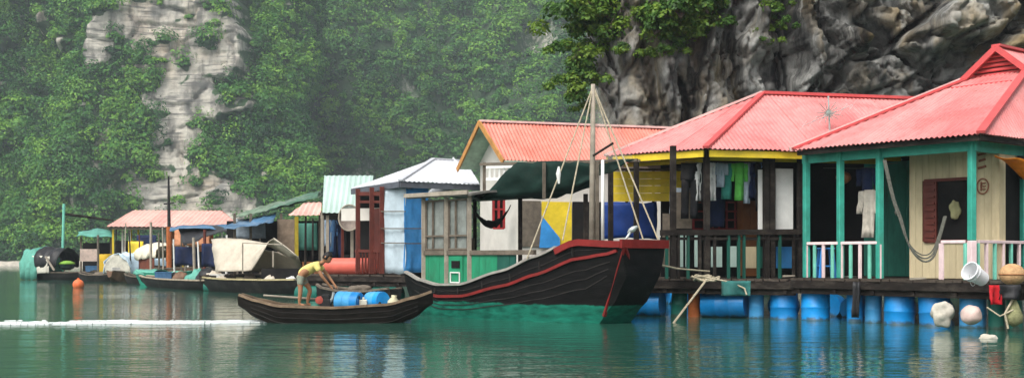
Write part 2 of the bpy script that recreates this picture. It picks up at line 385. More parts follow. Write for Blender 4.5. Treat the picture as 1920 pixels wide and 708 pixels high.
# ------------------------------------------------------------------ far forest: crowns of many leaf faces
def crown_cloud(centres, radii, tints, per, leaf, flat=0.75, up=0.35):
    """leaf quads spread over lumpy domes; returns verts, faces, tint per face"""
    n = len(centres); V = []; T = []
    C = np.repeat(centres, per, 0); Rr = np.repeat(radii, per)
    d = RNG.normal(size=(n * per, 3)); d /= np.linalg.norm(d, axis=1, keepdims=True)
    d[:, 2] = np.where(d[:, 2] < -0.35, -d[:, 2], d[:, 2])
    lob = 0.78 + 0.22 * np.sin(d[:, 0] * 5 + C[:, 0] * 3) * np.sin(d[:, 2] * 6 + C[:, 2] * 2) + 0.12 * np.sin(d[:, 1] * 9 + C[:, 0])
    rad = Rr * lob * RNG.uniform(0.72, 1.05, n * per)
    fl = np.repeat(np.asarray(flat) * np.ones(n), per); P = C + d * rad[:, None] * np.stack([1 / np.sqrt(fl + .35), 1 / np.sqrt(fl + .35), fl], 1)
    nr = d * 1.1 + RNG.normal(size=d.shape) * 0.33 + np.array([0, 0, up]); nr /= np.linalg.norm(nr, axis=1, keepdims=True)
    a = np.cross(nr, RNG.normal(size=d.shape)); a /= np.linalg.norm(a, axis=1, keepdims=True); c = np.cross(nr, a)
    s = leaf * RNG.uniform(0.6, 1.35, n * per)[:, None]
    q = np.stack([P - a * s, P - c * s * 0.55, P + a * s, P + c * s * 0.55], 1)
    t = np.repeat(tints, per) + RNG.normal(0, 0.12, n * per)
    return q.reshape(-1, 3), np.clip(t, 0, 1)
def leaf_mesh(name, V, T, m):
    F = np.arange(len(V), dtype=np.int32).reshape(-1, 4); me = np_mesh(name, V, F)
    at = me.attributes.new('tint', 'FLOAT', 'FACE'); at.data.foreach_set('value', T.astype(np.float32)); me.materials.append(m)
    return me
def plant_hill(name, fn, xr, zr, n, rmin, rmax, per, leaf, m, mask=None, seed=1):
    rnd = random.Random(seed); C = []; Rd = []; T = []
    while len(C) < n:
        x = rnd.uniform(*xr); z = rnd.uniform(*zr) if rnd.random() > 0.0 else 0
        if mask and mask(x, z, rnd): continue
        p = fn(x, z); r = rmin + (rmax - rmin) * rnd.random() ** 2.2
        C.append((p[0], p[1] - r * 0.25, p[2] + r * 0.15)); Rd.append(r)
        T.append(0.40 + 0.45 * noise.noise(Vector((x * 0.08, z * 0.08, seed))) + rnd.gauss(0, 0.27))
    fl_ = np.array([rnd.choice((.55, .7, .7, .85, 1.1, 1.7)) for _ in C]); V, TT = crown_cloud(np.array(C), np.array(Rd), np.array(T), per, leaf, fl_)
    o = bpy.data.objects.new(name, leaf_mesh(name, V, TT, m)); COL.objects.link(o)
    return o
FOREST = leaf_material('forest_leaves', (0.010, 0.060, 0.015), (0.205, 0.400, 0.042), 0.3)
oA = plant_hill('forest', hill_a, (-133, -36), (0, 66), 3900, 0.8, 4.6, 150, 0.33, FOREST, lambda x, z, r: bare(x, z) > r.uniform(0.0, 0.5) or hill_a(x, z)[1] > 310, 3)
tag(oA, 'dense green trees and creepers covering the cliffed hill', 'forest', kind='stuff')
oB = plant_hill('forest', hill_b, (-85, 75), (0, 90), 3300, 1.3, 5.6, 135, 0.43, FOREST, lambda x, z, r: noise.noise(Vector((x * 0.06, z * 0.05, 77))) > 0.42, 5)
tag(oB, 'hazy green trees covering the slope behind the houses', 'forest', kind='stuff')
# pale strip of rock and sand at the foot of the hill
def make_shore():
    b = MB(); rows = []
    for i in range(5):
        rows.append([(x, 233 - i * 1.3 - 0.8 * noise.noise(Vector((x * .1, i, 0))) + hill_a(x, 0)[1] - 240, (0.9 - i * 0.26) + 0.3 * noise.noise(Vector((x * .25, i * 2, 5)))) for x in arange(-175, -30, 1.2)])
    b.grid(rows); tag(b.build('shore', mat('pale_shore', (0.46, 0.42, 0.35), 0.9, 0.35, 1.2), smooth=True), kind='structure')
make_shore()

# ------------------------------------------------------------------ near cliff behind the houses
def cliff(x, z):
    edge = 3.2 + 0.5 * noise.noise(Vector((z * 0.35, 0.5, 0))) - 0.10 * max(0, z - 7)
    right = ss(10.0, 13.0, x + 1.2 * noise.noise(Vector((x * 0.3, z * 0.3, 90))))
    w = 0.9 * noise.noise(Vector((x * 0.35, z * 0.3, 12))) + 0.3 * noise.noise(Vector((x * 1.1, z * 0.9, 15)))
    # hanging columns and flutes, broken faces
    col = abs(noise.noise(Vector(((x + w) * 0.6, z * 0.11, 2.0)))) * 3.0 + abs(noise.noise(Vector(((x + w) * 1.6, z * 0.25, 6.0)))) * 0.8
    f1 = facet(x + w * .5, z, 0.75, 0.22, 1.1, 1.0, 3) + facet(x + w * .4, z, 1.7, 0.7, 0.5, 0.6, 7)
    # big overhanging slabs leaning to the upper right
    sx_, sz_ = x + 0.55 * z + w, z - 0.25 * x + 0.6 * noise.noise(Vector((x * .4, z * .4, 50)))
    f2 = facet(sx_, sz_, 0.26, 0.30, 3.2, 3.0, 5) + facet(sx_, sz_, 0.62, 0.62, 1.2, 1.4, 8) + facet(x, z, 1.6, 1.2, 0.45, 0.6, 2)
    y = 44.0 + (1 - right) * (-col + f1) + right * (f2 - 0.3 * col)
    y -= 0.16 * max(0, z - 5.5) * (0.4 + 0.9 * right)                     # the face leans out
    y += 1.6 * right * ss(6.5, 3.0, z)
    y += 1.3 * noise.noise(Vector((x * 0.16, z * 0.12, 31))) + 0.25 * noise.noise(Vector((x * 1.1, z * 0.9, 23))) + 0.14 * noise.noise(Vector((x * 2.9, z * 2.3, 3))) + facet(x, z, 3.6, 2.6, 0.16, 0.25, 6)
    d = (edge + 1.4) - x
    if d > 0: y += 0.5 * min(d, 1.4) ** 2
    if x < edge: y += 6 * (edge - x); x = edge + 0.7 * (edge - x)
    return (x, y, z)
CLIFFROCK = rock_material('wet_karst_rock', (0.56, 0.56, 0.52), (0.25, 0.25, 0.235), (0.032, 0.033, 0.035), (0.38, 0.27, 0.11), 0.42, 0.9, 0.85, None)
surf_grid('cliff', arange(-1.0, 34, 0.085), arange(-1, 21, 0.085), cliff, CLIFFROCK, False)
# ------------------------------------------------------------------ materials of the built things
ROOFRED = mat('faded_red_roof_paint', (0.62, 0.165, 0.16), 0.5, 0.2, 1.6, 0.05, grime=0.2, piece=0.13, fade=(0.68, 0.33, 0.31), grime_col=(0.34, 0.16, 0.13), stretch=(1, 1, 1), spec=0.6)
ROOFORANGE = mat('orange_red_roof_paint', (0.62, 0.17, 0.12), 0.5, 0.16, 1.6, 0.05, grime=0.18, piece=0.10, fade=(0.66, 0.30, 0.24), grime_col=(0.38, 0.18, 0.12), spec=0.55)
ROOFPINK = mat('sun_bleached_red_roof', (0.72, 0.40, 0.34), 0.6, 0.2, 1.0, 0.05, grime=0.25, grime_col=(0.30, 0.19, 0.15), piece=0.15)
ROOFWHITE = mat('white_grey_roof_sheet', (0.58, 0.60, 0.63), 0.45, 0.12, 1.0, 0.04, grime=0.22, piece=0.10, grime_col=(0.42, 0.42, 0.42), spec=0.6)
SHEETMINT = mat('pale_mint_sheet', (0.44, 0.58, 0.52), 0.5, 0.15, 1.2, 0.04, grime=0.24, piece=0.12, grime_col=(0.35, 0.36, 0.3))
CAPRED = mat('red_ridge_metal', (0.56, 0.09, 0.09), 0.45, 0.12, 2, 0.03, grime=0.15, grime_col=(0.25, 0.1, 0.09))
PINKTRIM = mat('pale_pink_trim', (0.72, 0.50, 0.46), 0.6, 0.15, 3, 0.05, grime=0.15)
GREENPOST = mat('sea_green_paint', (0.045, 0.33, 0.25), 0.45, 0.25, 4, 0.06, grime=0.15, grime_col=(0.10, 0.14, 0.10))
MINT = mat('mint_green_paint', (0.18, 0.55, 0.42), 0.5, 0.15, 6, 0.06, grime=0.12)
PINKPAINT = mat('pale_pink_paint', (0.78, 0.60, 0.60), 0.5, 0.1, 6, 0.06, grime=0.14, grime_col=(0.3, 0.2, 0.18))
WHITEPAINT = mat('old_white_paint', (0.78, 0.78, 0.74), 0.55, 0.08, 4, 0.06, grime=0.12, grime_col=(0.35, 0.31, 0.25))
CREAM = mat('cream_board_paint', (0.58, 0.49, 0.31), 0.6, 0.2, 3, 0.08, grime=0.26, grime_col=(0.30, 0.22, 0.12), stretch=(1, 1, 0.3), piece=0.10)
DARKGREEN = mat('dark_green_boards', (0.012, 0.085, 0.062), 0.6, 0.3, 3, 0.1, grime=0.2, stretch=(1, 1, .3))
GREENWALL = mat('green_wall_boards', (0.030, 0.19, 0.135), 0.6, 0.3, 3, 0.1, grime=0.2, stretch=(1, 1, .3))  # the dark green boards, lightened in colour to offset weak light in the veranda
DARKWOOD = mat('wet_dark_timber', (0.016, 0.012, 0.010), 0.85, 0.4, 4, 0.3, grime=0.3, grime_col=(0.12, 0.10, 0.08), stretch=(1, 1, 2))
OLDWOOD = mat('weathered_grey_timber', (0.14, 0.115, 0.088), 0.8, 0.35, 5, 0.3, grime=0.25, grime_col=(0.06, 0.05, 0.04))
PALEWOOD = mat('bleached_pole_wood', (0.34, 0.295, 0.235), 0.8, 0.25, 5, 0.2, grime=0.2)
REDWOOD = mat('dark_red_brown_paint', (0.115, 0.028, 0.020), 0.5, 0.3, 5, 0.1, grime=0.15)
BROWNBOARD = mat('brown_board', (0.26, 0.105, 0.04), 0.55, 0.2, 4, 0.1, grime=0.15)
YELLOW = mat('bright_yellow_paint', (0.74, 0.54, 0.035), 0.6, 0.18, 3, 0.08, grime=0.28, piece=0.12, grime_col=(0.35, 0.27, 0.08))
DECKWOOD = mat('wet_deck_planks', (0.060, 0.047, 0.037), 0.7, 0.45, 5, 0.3, grime=0.3, grime_col=(0.16, 0.13, 0.10))
GLASS = mat('dusty_window_glass', (0.20, 0.22, 0.20), 0.18, 0.3, 4, 0.02, grime=0.2, spec=0.7)
DIM = mat('shade_black_boards', (0.010, 0.009, 0.009), 0.95, 0.4, 2, 0.1, grime=0.2)  # near-black colour stands in for the shade inside rooms and openings
BLUETARP = mat('blue_tarpaulin', (0.045, 0.26, 0.60), 0.45, 0.22, 2.5, 0.25, grime=0.12, grime_col=(0.2, 0.4, 0.6), bscale=8)
DEEPBLUE = mat('deep_blue_tarpaulin', (0.008, 0.040, 0.20), 0.5, 0.3, 2, 0.25, grime=0.12, bscale=8)
PALEBLUE = mat('pale_blue_white_tarpaulin', (0.52, 0.66, 0.75), 0.5, 0.15, 2, 0.25, grime=0.15, grime_col=(0.3, 0.36, 0.4), bscale=8)
TANTARP = mat('tan_canvas', (0.52, 0.46, 0.37), 0.8, 0.14, 3, 0.3, grime=0.2, grime_col=(0.3, 0.25, 0.18), bscale=10)
CREAMTARP = mat('cream_canvas', (0.66, 0.60, 0.47), 0.8, 0.12, 3, 0.3, grime=0.18, grime_col=(0.35, 0.28, 0.2), bscale=10)
GREENTARP = mat('dark_green_canvas', (0.006, 0.024, 0.018), 0.8, 0.35, 3, 0.3, grime=0.15, bscale=9)
SEATARP = mat('sea_green_tarpaulin', (0.10, 0.32, 0.25), 0.6, 0.25, 2, 0.3, grime=0.2, bscale=9)
BLACKTARP = mat('black_plastic_sheet', (0.02, 0.02, 0.022), 0.45, 0.3, 3, 0.3, grime=0.1, bscale=9)
DRUMBLUE = mat('blue_plastic_drum', (0.005, 0.25, 0.64), 0.42, 0.2, 3, 0.08, grime=0.2, grime_col=(0.10, 0.22, 0.33), spec=0.35, piece=0.28, slime=(0.035, 0.05, 0.03))
DRUMPALE = mat('sky_blue_plastic_drum', (0.06, 0.31, 0.60), 0.42, 0.2, 3, 0.08, grime=0.2, grime_col=(0.14, 0.25, 0.33), piece=0.2, slime=(0.035, 0.05, 0.03))
DRUMGREEN = mat('green_plastic_drum', (0.012, 0.12, 0.09), 0.45, 0.25, 3, 0.05, grime=0.25, piece=0.3, slime=(0.03, 0.04, 0.025))
RUST = mat('rusty_orange_drum', (0.42, 0.12, 0.035), 0.7, 0.3, 4, 0.15, grime=0.25)
ROPE = mat('old_hemp_rope', (0.44, 0.38, 0.27), 0.9, 0.25, 20, 0.4, grime=0.2)
GREYROPE = mat('grey_rope', (0.12, 0.12, 0.10), 0.9, 0.25, 20, 0.4, grime=0.2)
STEEL = mat('galvanised_metal', (0.48, 0.52, 0.50), 0.4, 0.15, 6, 0.05, metallic=0.5, grime=0.15)
BLACKMETAL = mat('black_metal', (0.02, 0.02, 0.02), 0.5, 0.3, 6, 0.05, grime=0.1)

# ------------------------------------------------------------------ roof, wall and garment builders
def sheet_face(parent, poly, e0, e1, m, name='roof_sheet', pitch=0.11, amp=0.018, width=0.9, drop=0.0, label=None):
    """corrugated metal sheets over a convex planar polygon; ridges run up the slope from eave e0-e1"""
    poly = [Vector(p) for p in poly]; e0 = Vector(e0); e1 = Vector(e1)
    s = (e1 - e0).normalized(); nn = Vector((0, 0, 0))
    for i in range(1, len(poly) - 1): nn += (poly[i] - poly[0]).cross(poly[i + 1] - poly[0])
    nn.normalize()
    if nn.z < 0: nn = -nn
    t = nn.cross(s).normalized()
    if t.z < 0: t = -t
    q = [((p - e0).dot(s), (p - e0).dot(t)) for p in poly]
    s0, s1 = min(a for a, _ in q), max(a for a, _ in q)
    def span(x):
        ys = []
        for (a, b), (c, d) in zip(q, q[1:] + q[:1]):
            if abs(a - c) < 1e-9:
                if abs(a - x) < 1e-6: ys += [b, d]
            elif min(a, c) - 1e-9 <= x <= max(a, c) + 1e-9: ys.append(b + (d - b) * (x - a) / (c - a))
        return (min(ys), max(ys)) if ys else None
    x = s0; k = 0
    while x < s1 - 1e-4:
        xe = min(x + width, s1); n = max(2, int(round((xe - x) / (pitch / 4)))); lo, hi = [], []
        lift = 0.004 * (k % 2) + random.uniform(0, 0.003); ed = random.uniform(-0.02, 0.02)
        for i in range(n + 1):
            xx = x + (xe - x) * i / n; sp = span(min(max(xx, s0 + 1e-5), s1 - 1e-5))
            if sp is None: sp = (0, 0)
            h = amp * math.cos(2 * math.pi * (xx - s0) / pitch) + lift
            lo.append(e0 + s * xx + t * (sp[0] - drop + (ed if sp[1] - sp[0] > .3 else 0)) + nn * h); hi.append(e0 + s * xx + t * sp[1] + nn * h)
        b = MB(); b.grid([lo, hi], 0.004); b.build(name, m, parent, label=label)
        x = xe; k += 1
def boards(parent, a, b, z0, z1, m, n, name='plank', thick=0.025, gap=0.006, out=None, vertical=True, wob=0.0):
    """row of boards filling the wall from a to b (world xy), each a piece of its own"""
    a = Vector((a[0], a[1], 0)); b = Vector((b[0], b[1], 0)); d = b - a; L_ = d.length; d.normalize(); nn = Vector((d.y, -d.x, 0))
    if out is not None and nn.dot(Vector((out[0], out[1], 0))) < 0: nn = -nn
    for i in range(n):
        o = nn * random.uniform(0, 0.008); mb = MB()
        if vertical:
            p0 = a + d * (L_ * i / n + gap / 2); p1 = a + d * (L_ * (i + 1) / n - gap / 2); lo, hi = z0 + random.uniform(0, wob), z1
        else:
            p0, p1 = a, b; lo = z0 + (z1 - z0) * i / n + gap / 2; hi = z0 + (z1 - z0) * (i + 1) / n - gap / 2
        z = Vector((0, 0, 1))
        mb.box8([p0 + o + z * lo, p1 + o + z * lo, p1 + o - nn * thick + z * lo, p0 + o - nn * thick + z * lo,
                 p0 + o + z * hi, p1 + o + z * hi, p1 + o - nn * thick + z * hi, p0 + o - nn * thick + z * hi])
        mb.build(name, m, parent)
def slab(b, a, c, z0, z1, thick=0.03, shift=0.0):
    """upright panel between two xy points, thickness behind the line"""
    a = Vector((a[0], a[1], 0)); c = Vector((c[0], c[1], 0)); d = (c - a).normalized(); nn = Vector((d.y, -d.x, 0))
    if nn.y > 0: nn = -nn
    a = a + nn * shift; c = c + nn * shift; z = Vector((0, 0, 1))
    b.box8([a + z * z0, c + z * z0, c - nn * thick + z * z0, a - nn * thick + z * z0, a + z * z1, c + z * z1, c - nn * thick + z * z1, a - nn * thick + z * z1])
def pxslab(b, px0, px1, py0, py1, P0, d, thick=0.03, shift=0.0):
    p = pl(px0, py0, P0, d); q = pl(px1, py1, P0, d); Y = (p.y + q.y) / 2
    slab(b, p, q, zat(py1, Y), zat(py0, Y), thick, shift)
def garment(name, label, cat, top, w, h, m, d=(1, 0), group=None, shape='towel', seed=0, fold=0.04):
    """cloth hanging from a line at its top centre"""
    top = Vector(top); d = Vector((d[0], d[1], 0)).normalized(); nn = Vector((-d.y, d.x, 0)); b = MB(); rnd = random.Random(seed)
    def ply(x0, x1, z0, z1, tp=1.0, k=9, skew=0.0):
        rows = []
        for i in range(7):
            f = i / 6; r = []
            for j in range(k):
                u = j / (k - 1); c = (x0 + x1) / 2; x = c + (x0 + (x1 - x0) * u - c) * (1 + (tp - 1) * f) + skew * f
                r.append(top + d * x + Vector((0, 0, z0 + (z1 - z0) * f)) + nn * (fold * (0.3 + f) * math.sin(u * 7 + seed + f * 1.5) + 0.02 * rnd.uniform(-1, 1)))
            rows.append(r)
        b.grid(rows, 0.008)
    if shape == 'towel': ply(-w / 2, w / 2, 0, -h)
    elif shape == 'shirt':
        ply(-w * 0.3, w * 0.3, 0, -h, 1.1); ply(-w * 0.62, -w * 0.27, -0.02, -h * 0.5, 0.8, 5, -w * 0.05); ply(w * 0.27, w * 0.62, -0.02, -h * 0.5, 0.8, 5, w * 0.05)
    else:
        ply(-w / 2, w / 2, 0, -h * 0.32); ply(-w / 2, -0.01, -h * 0.3, -h, 0.85, 5); ply(0.01, w / 2, -h * 0.3, -h, 0.85, 5)
    o = b.build(name, m, None, smooth=True); o.location = top; o.data.transform(Matrix.Translation(-top))
    return tag(o, label, cat, group)

# ================================================================== HOUSE A: the nearest house, cream boards and green posts
uA = nrm2((-0.633, 0.774)); vA = nrm2((0.774, 0.633)); CA = Vector((8.74, 22.3, 0))
DECK = 0.90
def A(a, b_, z): return Vector((CA.x + uA[0] * a + vA[0] * b_, CA.y + uA[1] * a + vA[1] * b_, z))
hA_ = thing('floating_house', 'cream boarded floating house with sea green posts and red gabled hip roof', 'house', A(1.9, 2.0, DECK))
EZ = 3.62                                        # eave height
e0, e1, e2, e3 = A(-0.4, -0.4, EZ), A(4.27 - 0.4, -0.4, EZ), A(3.87, 9.2, EZ), A(-0.4, 9.2, EZ)
g0, g1, gz = A(0.50, 3.1, 5.24), A(1.73, 3.1, 5.24), 5.82                    # foot of the gablet
k0, k1 = A(0.50, 7.0, 5.24), A(1.73, 7.0, 5.24)
roof = B('roof', DARKWOOD, hA_, lambda b: (b.bar(A(-0.32, -0.3, EZ - 0.07), A(3.8, -0.3, EZ - 0.07), 0.05, 0.09), b.bar(A(-0.32, -0.3, EZ - 0.07), A(-0.32, 9.0, EZ - 0.07), 0.05, 0.09), [b.bar(A(t, -0.28, EZ - 0.05), A(0.55 + 0.29 * t, 3.0, 5.13), 0.05, 0.08) for t in (0.3, 1.0, 1.7, 2.4, 3.1)]))
sheet_face(roof, [e0, e1, g1, g0], e0, e1, ROOFRED)
sheet_face(roof, [e3, e0, g0, k0], e3, e0, ROOFRED)
sheet_face(roof, [e1, e2, k1, g1], e1, e2, ROOFRED)
ra, rb = A(1.115, 2.95, gz), A(1.115, 7.0, gz)
sheet_face(roof, [A(0.36, 2.95, 5.20), A(0.36, 7.0, 5.20), rb, ra], A(0.36, 2.95, 5.20), A(0.36, 7.0, 5.20), ROOFRED)
sheet_face(roof, [A(1.87, 2.95, 5.20), A(1.87, 7.0, 5.20), rb, ra], A(1.87, 2.95, 5.20), A(1.87, 7.0, 5.20), ROOFRED)
def caps_A(b):
    for p, q in ((e0, g0), (e1, g1)): b.bar(p + Vector((0, 0, .03)), q + Vector((0, 0, .05)), 0.16, 0.05)
    b.bar(ra + Vector((0, 0, .03)), rb + Vector((0, 0, .03)), 0.2, 0.05)
B('ridge_cap', CAPRED, roof, caps_A)
for q_ in (.34, 1.89): B('barge_board', CAPRED, roof, lambda b: b.bar(A(q_, 2.92, 5.17), ra + Vector((0, 0, -.02)), 0.05, 0.12))
B('verge_board', PINKTRIM, roof, lambda b: (b.bar(e1 + Vector((0, 0, .02)) + Vector((uA[0], uA[1], 0)) * .07, g1 + Vector((0, 0, .04)) + Vector((uA[0], uA[1], 0)) * .07, 0.05, 0.09)))
for i in range(5):                               # louvres closing the gablet
    zz = 5.26 + i * 0.10; hw = 0.60 * (1 - i / 5.6)
    B('louvre', CAPRED, roof, lambda b: b.bar(A(1.115 - hw, 3.12, zz), A(1.115 + hw, 3.12, zz), 0.03, 0.085, up=(vA[0], vA[1], 1)))
B('flashing', CAPRED, roof, lambda b: b.bar(A(0.55, 2.55, 4.99), A(1.9, 2.55, 4.99), 0.07, 0.03))
# posts and beams
for t in (0.0, 2.0, 2.94, 3.8):
    B('post', GREENPOST, hA_, lambda b: b.bar(A(t, 0, DECK + (0.75 if t == 0 else 0)), A(t, 0, EZ - 0.05), 0.125), bevel=0.012)
    if t == 0: B('post_foot', PINKPAINT, hA_, lambda b: b.bar(A(0, 0, DECK), A(0, 0, DECK + 0.748), 0.13), bevel=0.01)
for t in (1.0, 2.9, 4.8): B('post', GREENPOST, hA_, lambda b: b.bar(A(0, t + 1.0, DECK), A(0, t + 1.0, EZ), 0.13), bevel=0.012)
B('beam', GREENPOST, hA_, lambda b: (b.bar(A(-0.1, 0.02, EZ - 0.17), A(3.9, 0.02, EZ - 0.17), 0.08, 0.2), b.bar(A(0.02, 0, EZ - 0.17), A(0.02, 8, EZ - 0.17), 0.08, 0.2)))
# room walls
wallA = B('wall', CREAM, hA_, lambda b: (b.box8([A(0.03, 1.03, DECK), A(1.93, 1.03, DECK), A(1.93, 1.10, DECK), A(0.03, 1.10, DECK), A(0.03, 1.03, EZ), A(1.93, 1.03, EZ), A(1.93, 1.10, EZ), A(0.03, 1.10, EZ)])))
xa = lambda px: hit(px, A(0, 1.0, 0), uA)
w0, w1 = xa(1820), xa(1735)
wz0, wz1 = zat(452, 24.0), zat(338, 24.0)
n = 13
for i in range(n):                               # vertical boards, cut round the window
    a0, a1 = 1.95 * i / n, 1.95 * (i + 1) / n
    segs = [(DECK + 0.01, EZ - 0.02)] if (a1 < w0 or a0 > w1) else [(DECK + 0.01, wz0), (wz1, EZ - 0.02)]
    for lo, hi in segs: boards(wallA, A(a0, 1.0, 0), A(a1, 1.0, 0), lo, hi, CREAM, 1, out=(-vA[0], -vA[1]))
boards(wallA, A(0, 1.0, 0), A(0, 1.25, 0), DECK + 0.01, EZ - 0.02, CREAM, 2, out=(-uA[0], -uA[1]))
boards(wallA, A(0, 2.15, 0), A(0, 5.0, 0), DECK + 0.01, EZ - 0.02, CREAM, 14, out=(-uA[0], -uA[1]))
boards(wallA, A(0, 1.25, 0), A(0, 2.15, 0), 3.25, EZ - 0.02, CREAM, 5, out=(-uA[0], -uA[1]))
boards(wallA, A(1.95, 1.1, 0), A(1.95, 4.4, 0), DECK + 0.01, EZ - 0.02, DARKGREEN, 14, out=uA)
B('door', DIM, hA_, lambda b: slab(b, A(0.12, 1.27, 0), A(0.12, 2.13, 0), DECK + 0.01, 3.22, 0.04))  # near-black slab stands in for the shade of the open doorway
win = B('window', DIM, hA_, lambda b: b.box8([A(w0, 1.02, wz0), A(w1, 1.02, wz0), A(w1, 1.027, wz0), A(w0, 1.027, wz0), A(w0, 1.02, wz1), A(w1, 1.02, wz1), A(w1, 1.027, wz1), A(w0, 1.027, wz1)]))
def wframe(b):
    for a_, c_ in ((A(w0, .985, wz0), A(w1, .985, wz0)), (A(w0, .985, wz1), A(w1, .985, wz1)), (A(w0, .985, wz0), A(w0, .985, wz1)), (A(w1, .985, wz0), A(w1, .985, wz1))): b.bar(a_, c_, 0.06, 0.06)
B('frame', REDWOOD, win, wframe)
def shutter(b):
    a0 = w1; a1 = w1 - 0.27; b.box8([A(a0, .93, wz0), A(a1, .96, wz0), A(a1, 1.0, wz0), A(a0, .97, wz0), A(a0, .93, wz1), A(a1, .96, wz1), A(a1, 1.0, wz1), A(a0, .97, wz1)])
    for i in range(9): b.bar(A(a0 - .04, .93, wz0 + .1 + i * .135), A(a1 + .03, .945, wz0 + .1 + i * .135), 0.03, 0.05)
B('shutter', REDWOOD, win, shutter)
# back of the open veranda
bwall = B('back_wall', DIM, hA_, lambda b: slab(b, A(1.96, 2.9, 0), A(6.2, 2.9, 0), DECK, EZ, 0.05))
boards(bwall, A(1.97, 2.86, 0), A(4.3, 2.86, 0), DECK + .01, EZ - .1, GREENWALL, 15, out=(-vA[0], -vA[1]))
def balustrade(parts, spans):
    for p, q, nb, cols in spans:
        bl = B('balustrade', PINKPAINT, parts, lambda b: b.bar(p + Vector((0, 0, DECK + 0.73)), q + Vector((0, 0, DECK + 0.73)), 0.07, 0.06), bevel=0.008)
        for i in range(nb):
            f = i / (nb - 1); c = p.lerp(q, f); mt = cols[i % len(cols)]; w = 0.11 if (mt is PINKPAINT and i in (0, nb - 1)) else 0.07
            B('baluster', mt, bl, lambda b: b.bar(c + Vector((0, 0, DECK)), c + Vector((0, 0, DECK + 0.70)), w, 0.05), bevel=0.006)
balustrade(hA_, [(A(2.0, -0.02, 0), A(3.8, -0.02, 0), 9, [PINKPAINT, MINT]), (A(0.62, -0.02, 0), A(0.12, -0.02, 0), 2, [PINKPAINT, MINT]), (A(-0.02, 0.18, 0), A(-0.02, 3.0, 0), 10, [MINT, PINKPAINT])])
# round red emblem and short marks painted on the side wall boards
ec = pl(1843, 349, A(0, 0.985, 0), uA)
def emblem(b):
    d = Vector((uA[0], uA[1], 0)) * -1; c = ec - Vector((vA[0], vA[1], 0)) * 0.012
    ring = [c + d * (0.12 * math.cos(a)) + Vector((0, 0, 0.15 * math.sin(a))) for a in np.linspace(0, 2 * math.pi, 25)]
    b.bar(c + d * -0.03 + Vector((0, 0, .09)), c + d * -0.03 + Vector((0, 0, -.09)), 0.02, 0.025)
    for z in (0.06, 0, -0.06): b.bar(c + d * -0.03 + Vector((0, 0, z)), c + d * 0.06 + Vector((0, 0, z)), 0.02, 0.02)
    for z, w in ((0.62, .10), (0.50, .08), (0.36, .10)): b.bar(c + d * -w + Vector((0, 0, z)), c + d * (w * .7) + Vector((0, 0, z + .03)), 0.02, 0.045)
FADEDRED = mat('faded_red_brush_paint', (.26, .10, .06), .7, .3)
B('painted_mark', FADEDRED, wallA, emblem, label='dark red letter and brush marks on the boards', kind='stuff')
B('painted_ring', FADEDRED, wallA, lambda b: b.tube([ec - Vector((vA[0], vA[1], 0)) * .012 + Vector((uA[0], uA[1], 0)) * (.12 * math.cos(a)) + Vector((0, 0, .15 * math.sin(a))) for a in np.linspace(0, 2 * math.pi, 25)], .014, 5))

# ================================================================== decks on drums
def deck(name, label, poly_front, depth_dir, depth, z=DECK, plank=0.17, m=DECKWOOD, under=0.58):
    """platform of planks on bearers; poly_front is the front edge line (two xy points)"""
    p, q = (Vector((k[0], k[1], 0)) for k in poly_front); d = (q - p); L_ = d.length; d.normalize(); v = Vector((depth_dir[0], depth_dir[1], 0)).normalized()
    root = thing(name, label, 'deck', tuple(p.lerp(q, 0.5) + Vector((0, 0, under))))
    n = int(L_ / plank)
    for i in range(n):
        a = p + d * (L_ * i / n + 0.006); c = p + d * (L_ * (i + 1) / n - 0.006); o = v * random.uniform(-0.06, 0.05); zz = z - random.uniform(0, .012)
        mb = MB(); lo = Vector((0, 0, zz - 0.045)); hi = Vector((0, 0, zz)); a += o; c += o
        mb.box8([a + lo, c + lo, c + v * depth + lo, a + v * depth + lo, a + hi, c + hi, c + v * depth + hi, a + v * depth + hi]).build('plank', m, root)
    for k, (f, h, dz) in enumerate(((0.03, 0.16, 0.055), (0.10, 0.15, 0.20), (depth * 0.5, 0.16, 0.06), (depth - 0.1, 0.16, 0.06))):
        zc = z - dz - h / 2
        B('bearer', DARKWOOD, root, lambda b: b.bar(p - d * 0.15 + v * f + Vector((0, 0, zc)), q + d * 0.1 + v * f + Vector((0, 0, zc + random.uniform(-.02, .02))), 0.12, h))
    for i in range(int(L_ / 0.9) + 1):
        c = p + d * min(L_ - .06, 0.06 + i * 0.9)
        B('joist', DARKWOOD, root, lambda b: b.bar(c + v * 0.0 + Vector((0, 0, z - 0.28)), c + v * depth + Vector((0, 0, z - 0.28)), 0.08, 0.09))
    return root
D0, D1, D2 = A(-1.7, -0.32, 0), A(3.95, -0.35, 0), Vector((2.75, 26.7, 0))
deck('floating_deck', 'dark plank deck of the cream house, afloat on drums', (D0, D1), vA, 6.0)
dd2 = nrm2((D2 - D1)[:2]); nd2 = (-dd2[1], dd2[0]) if dd2[0] > 0 else (dd2[1], -dd2[0])
if nd2[1] < 0: nd2 = (-nd2[0], -nd2[1])
deck('floating_deck', 'dark plank deck of the veranda house with yellow fascia', (D1 + Vector((-.06, .03, 0)), D2), nd2, 5.0, z=DECK - 0.03)
D3 = A(-0.55, -0.3, 0) + Vector((vA[0], vA[1], 0)) * 0.02
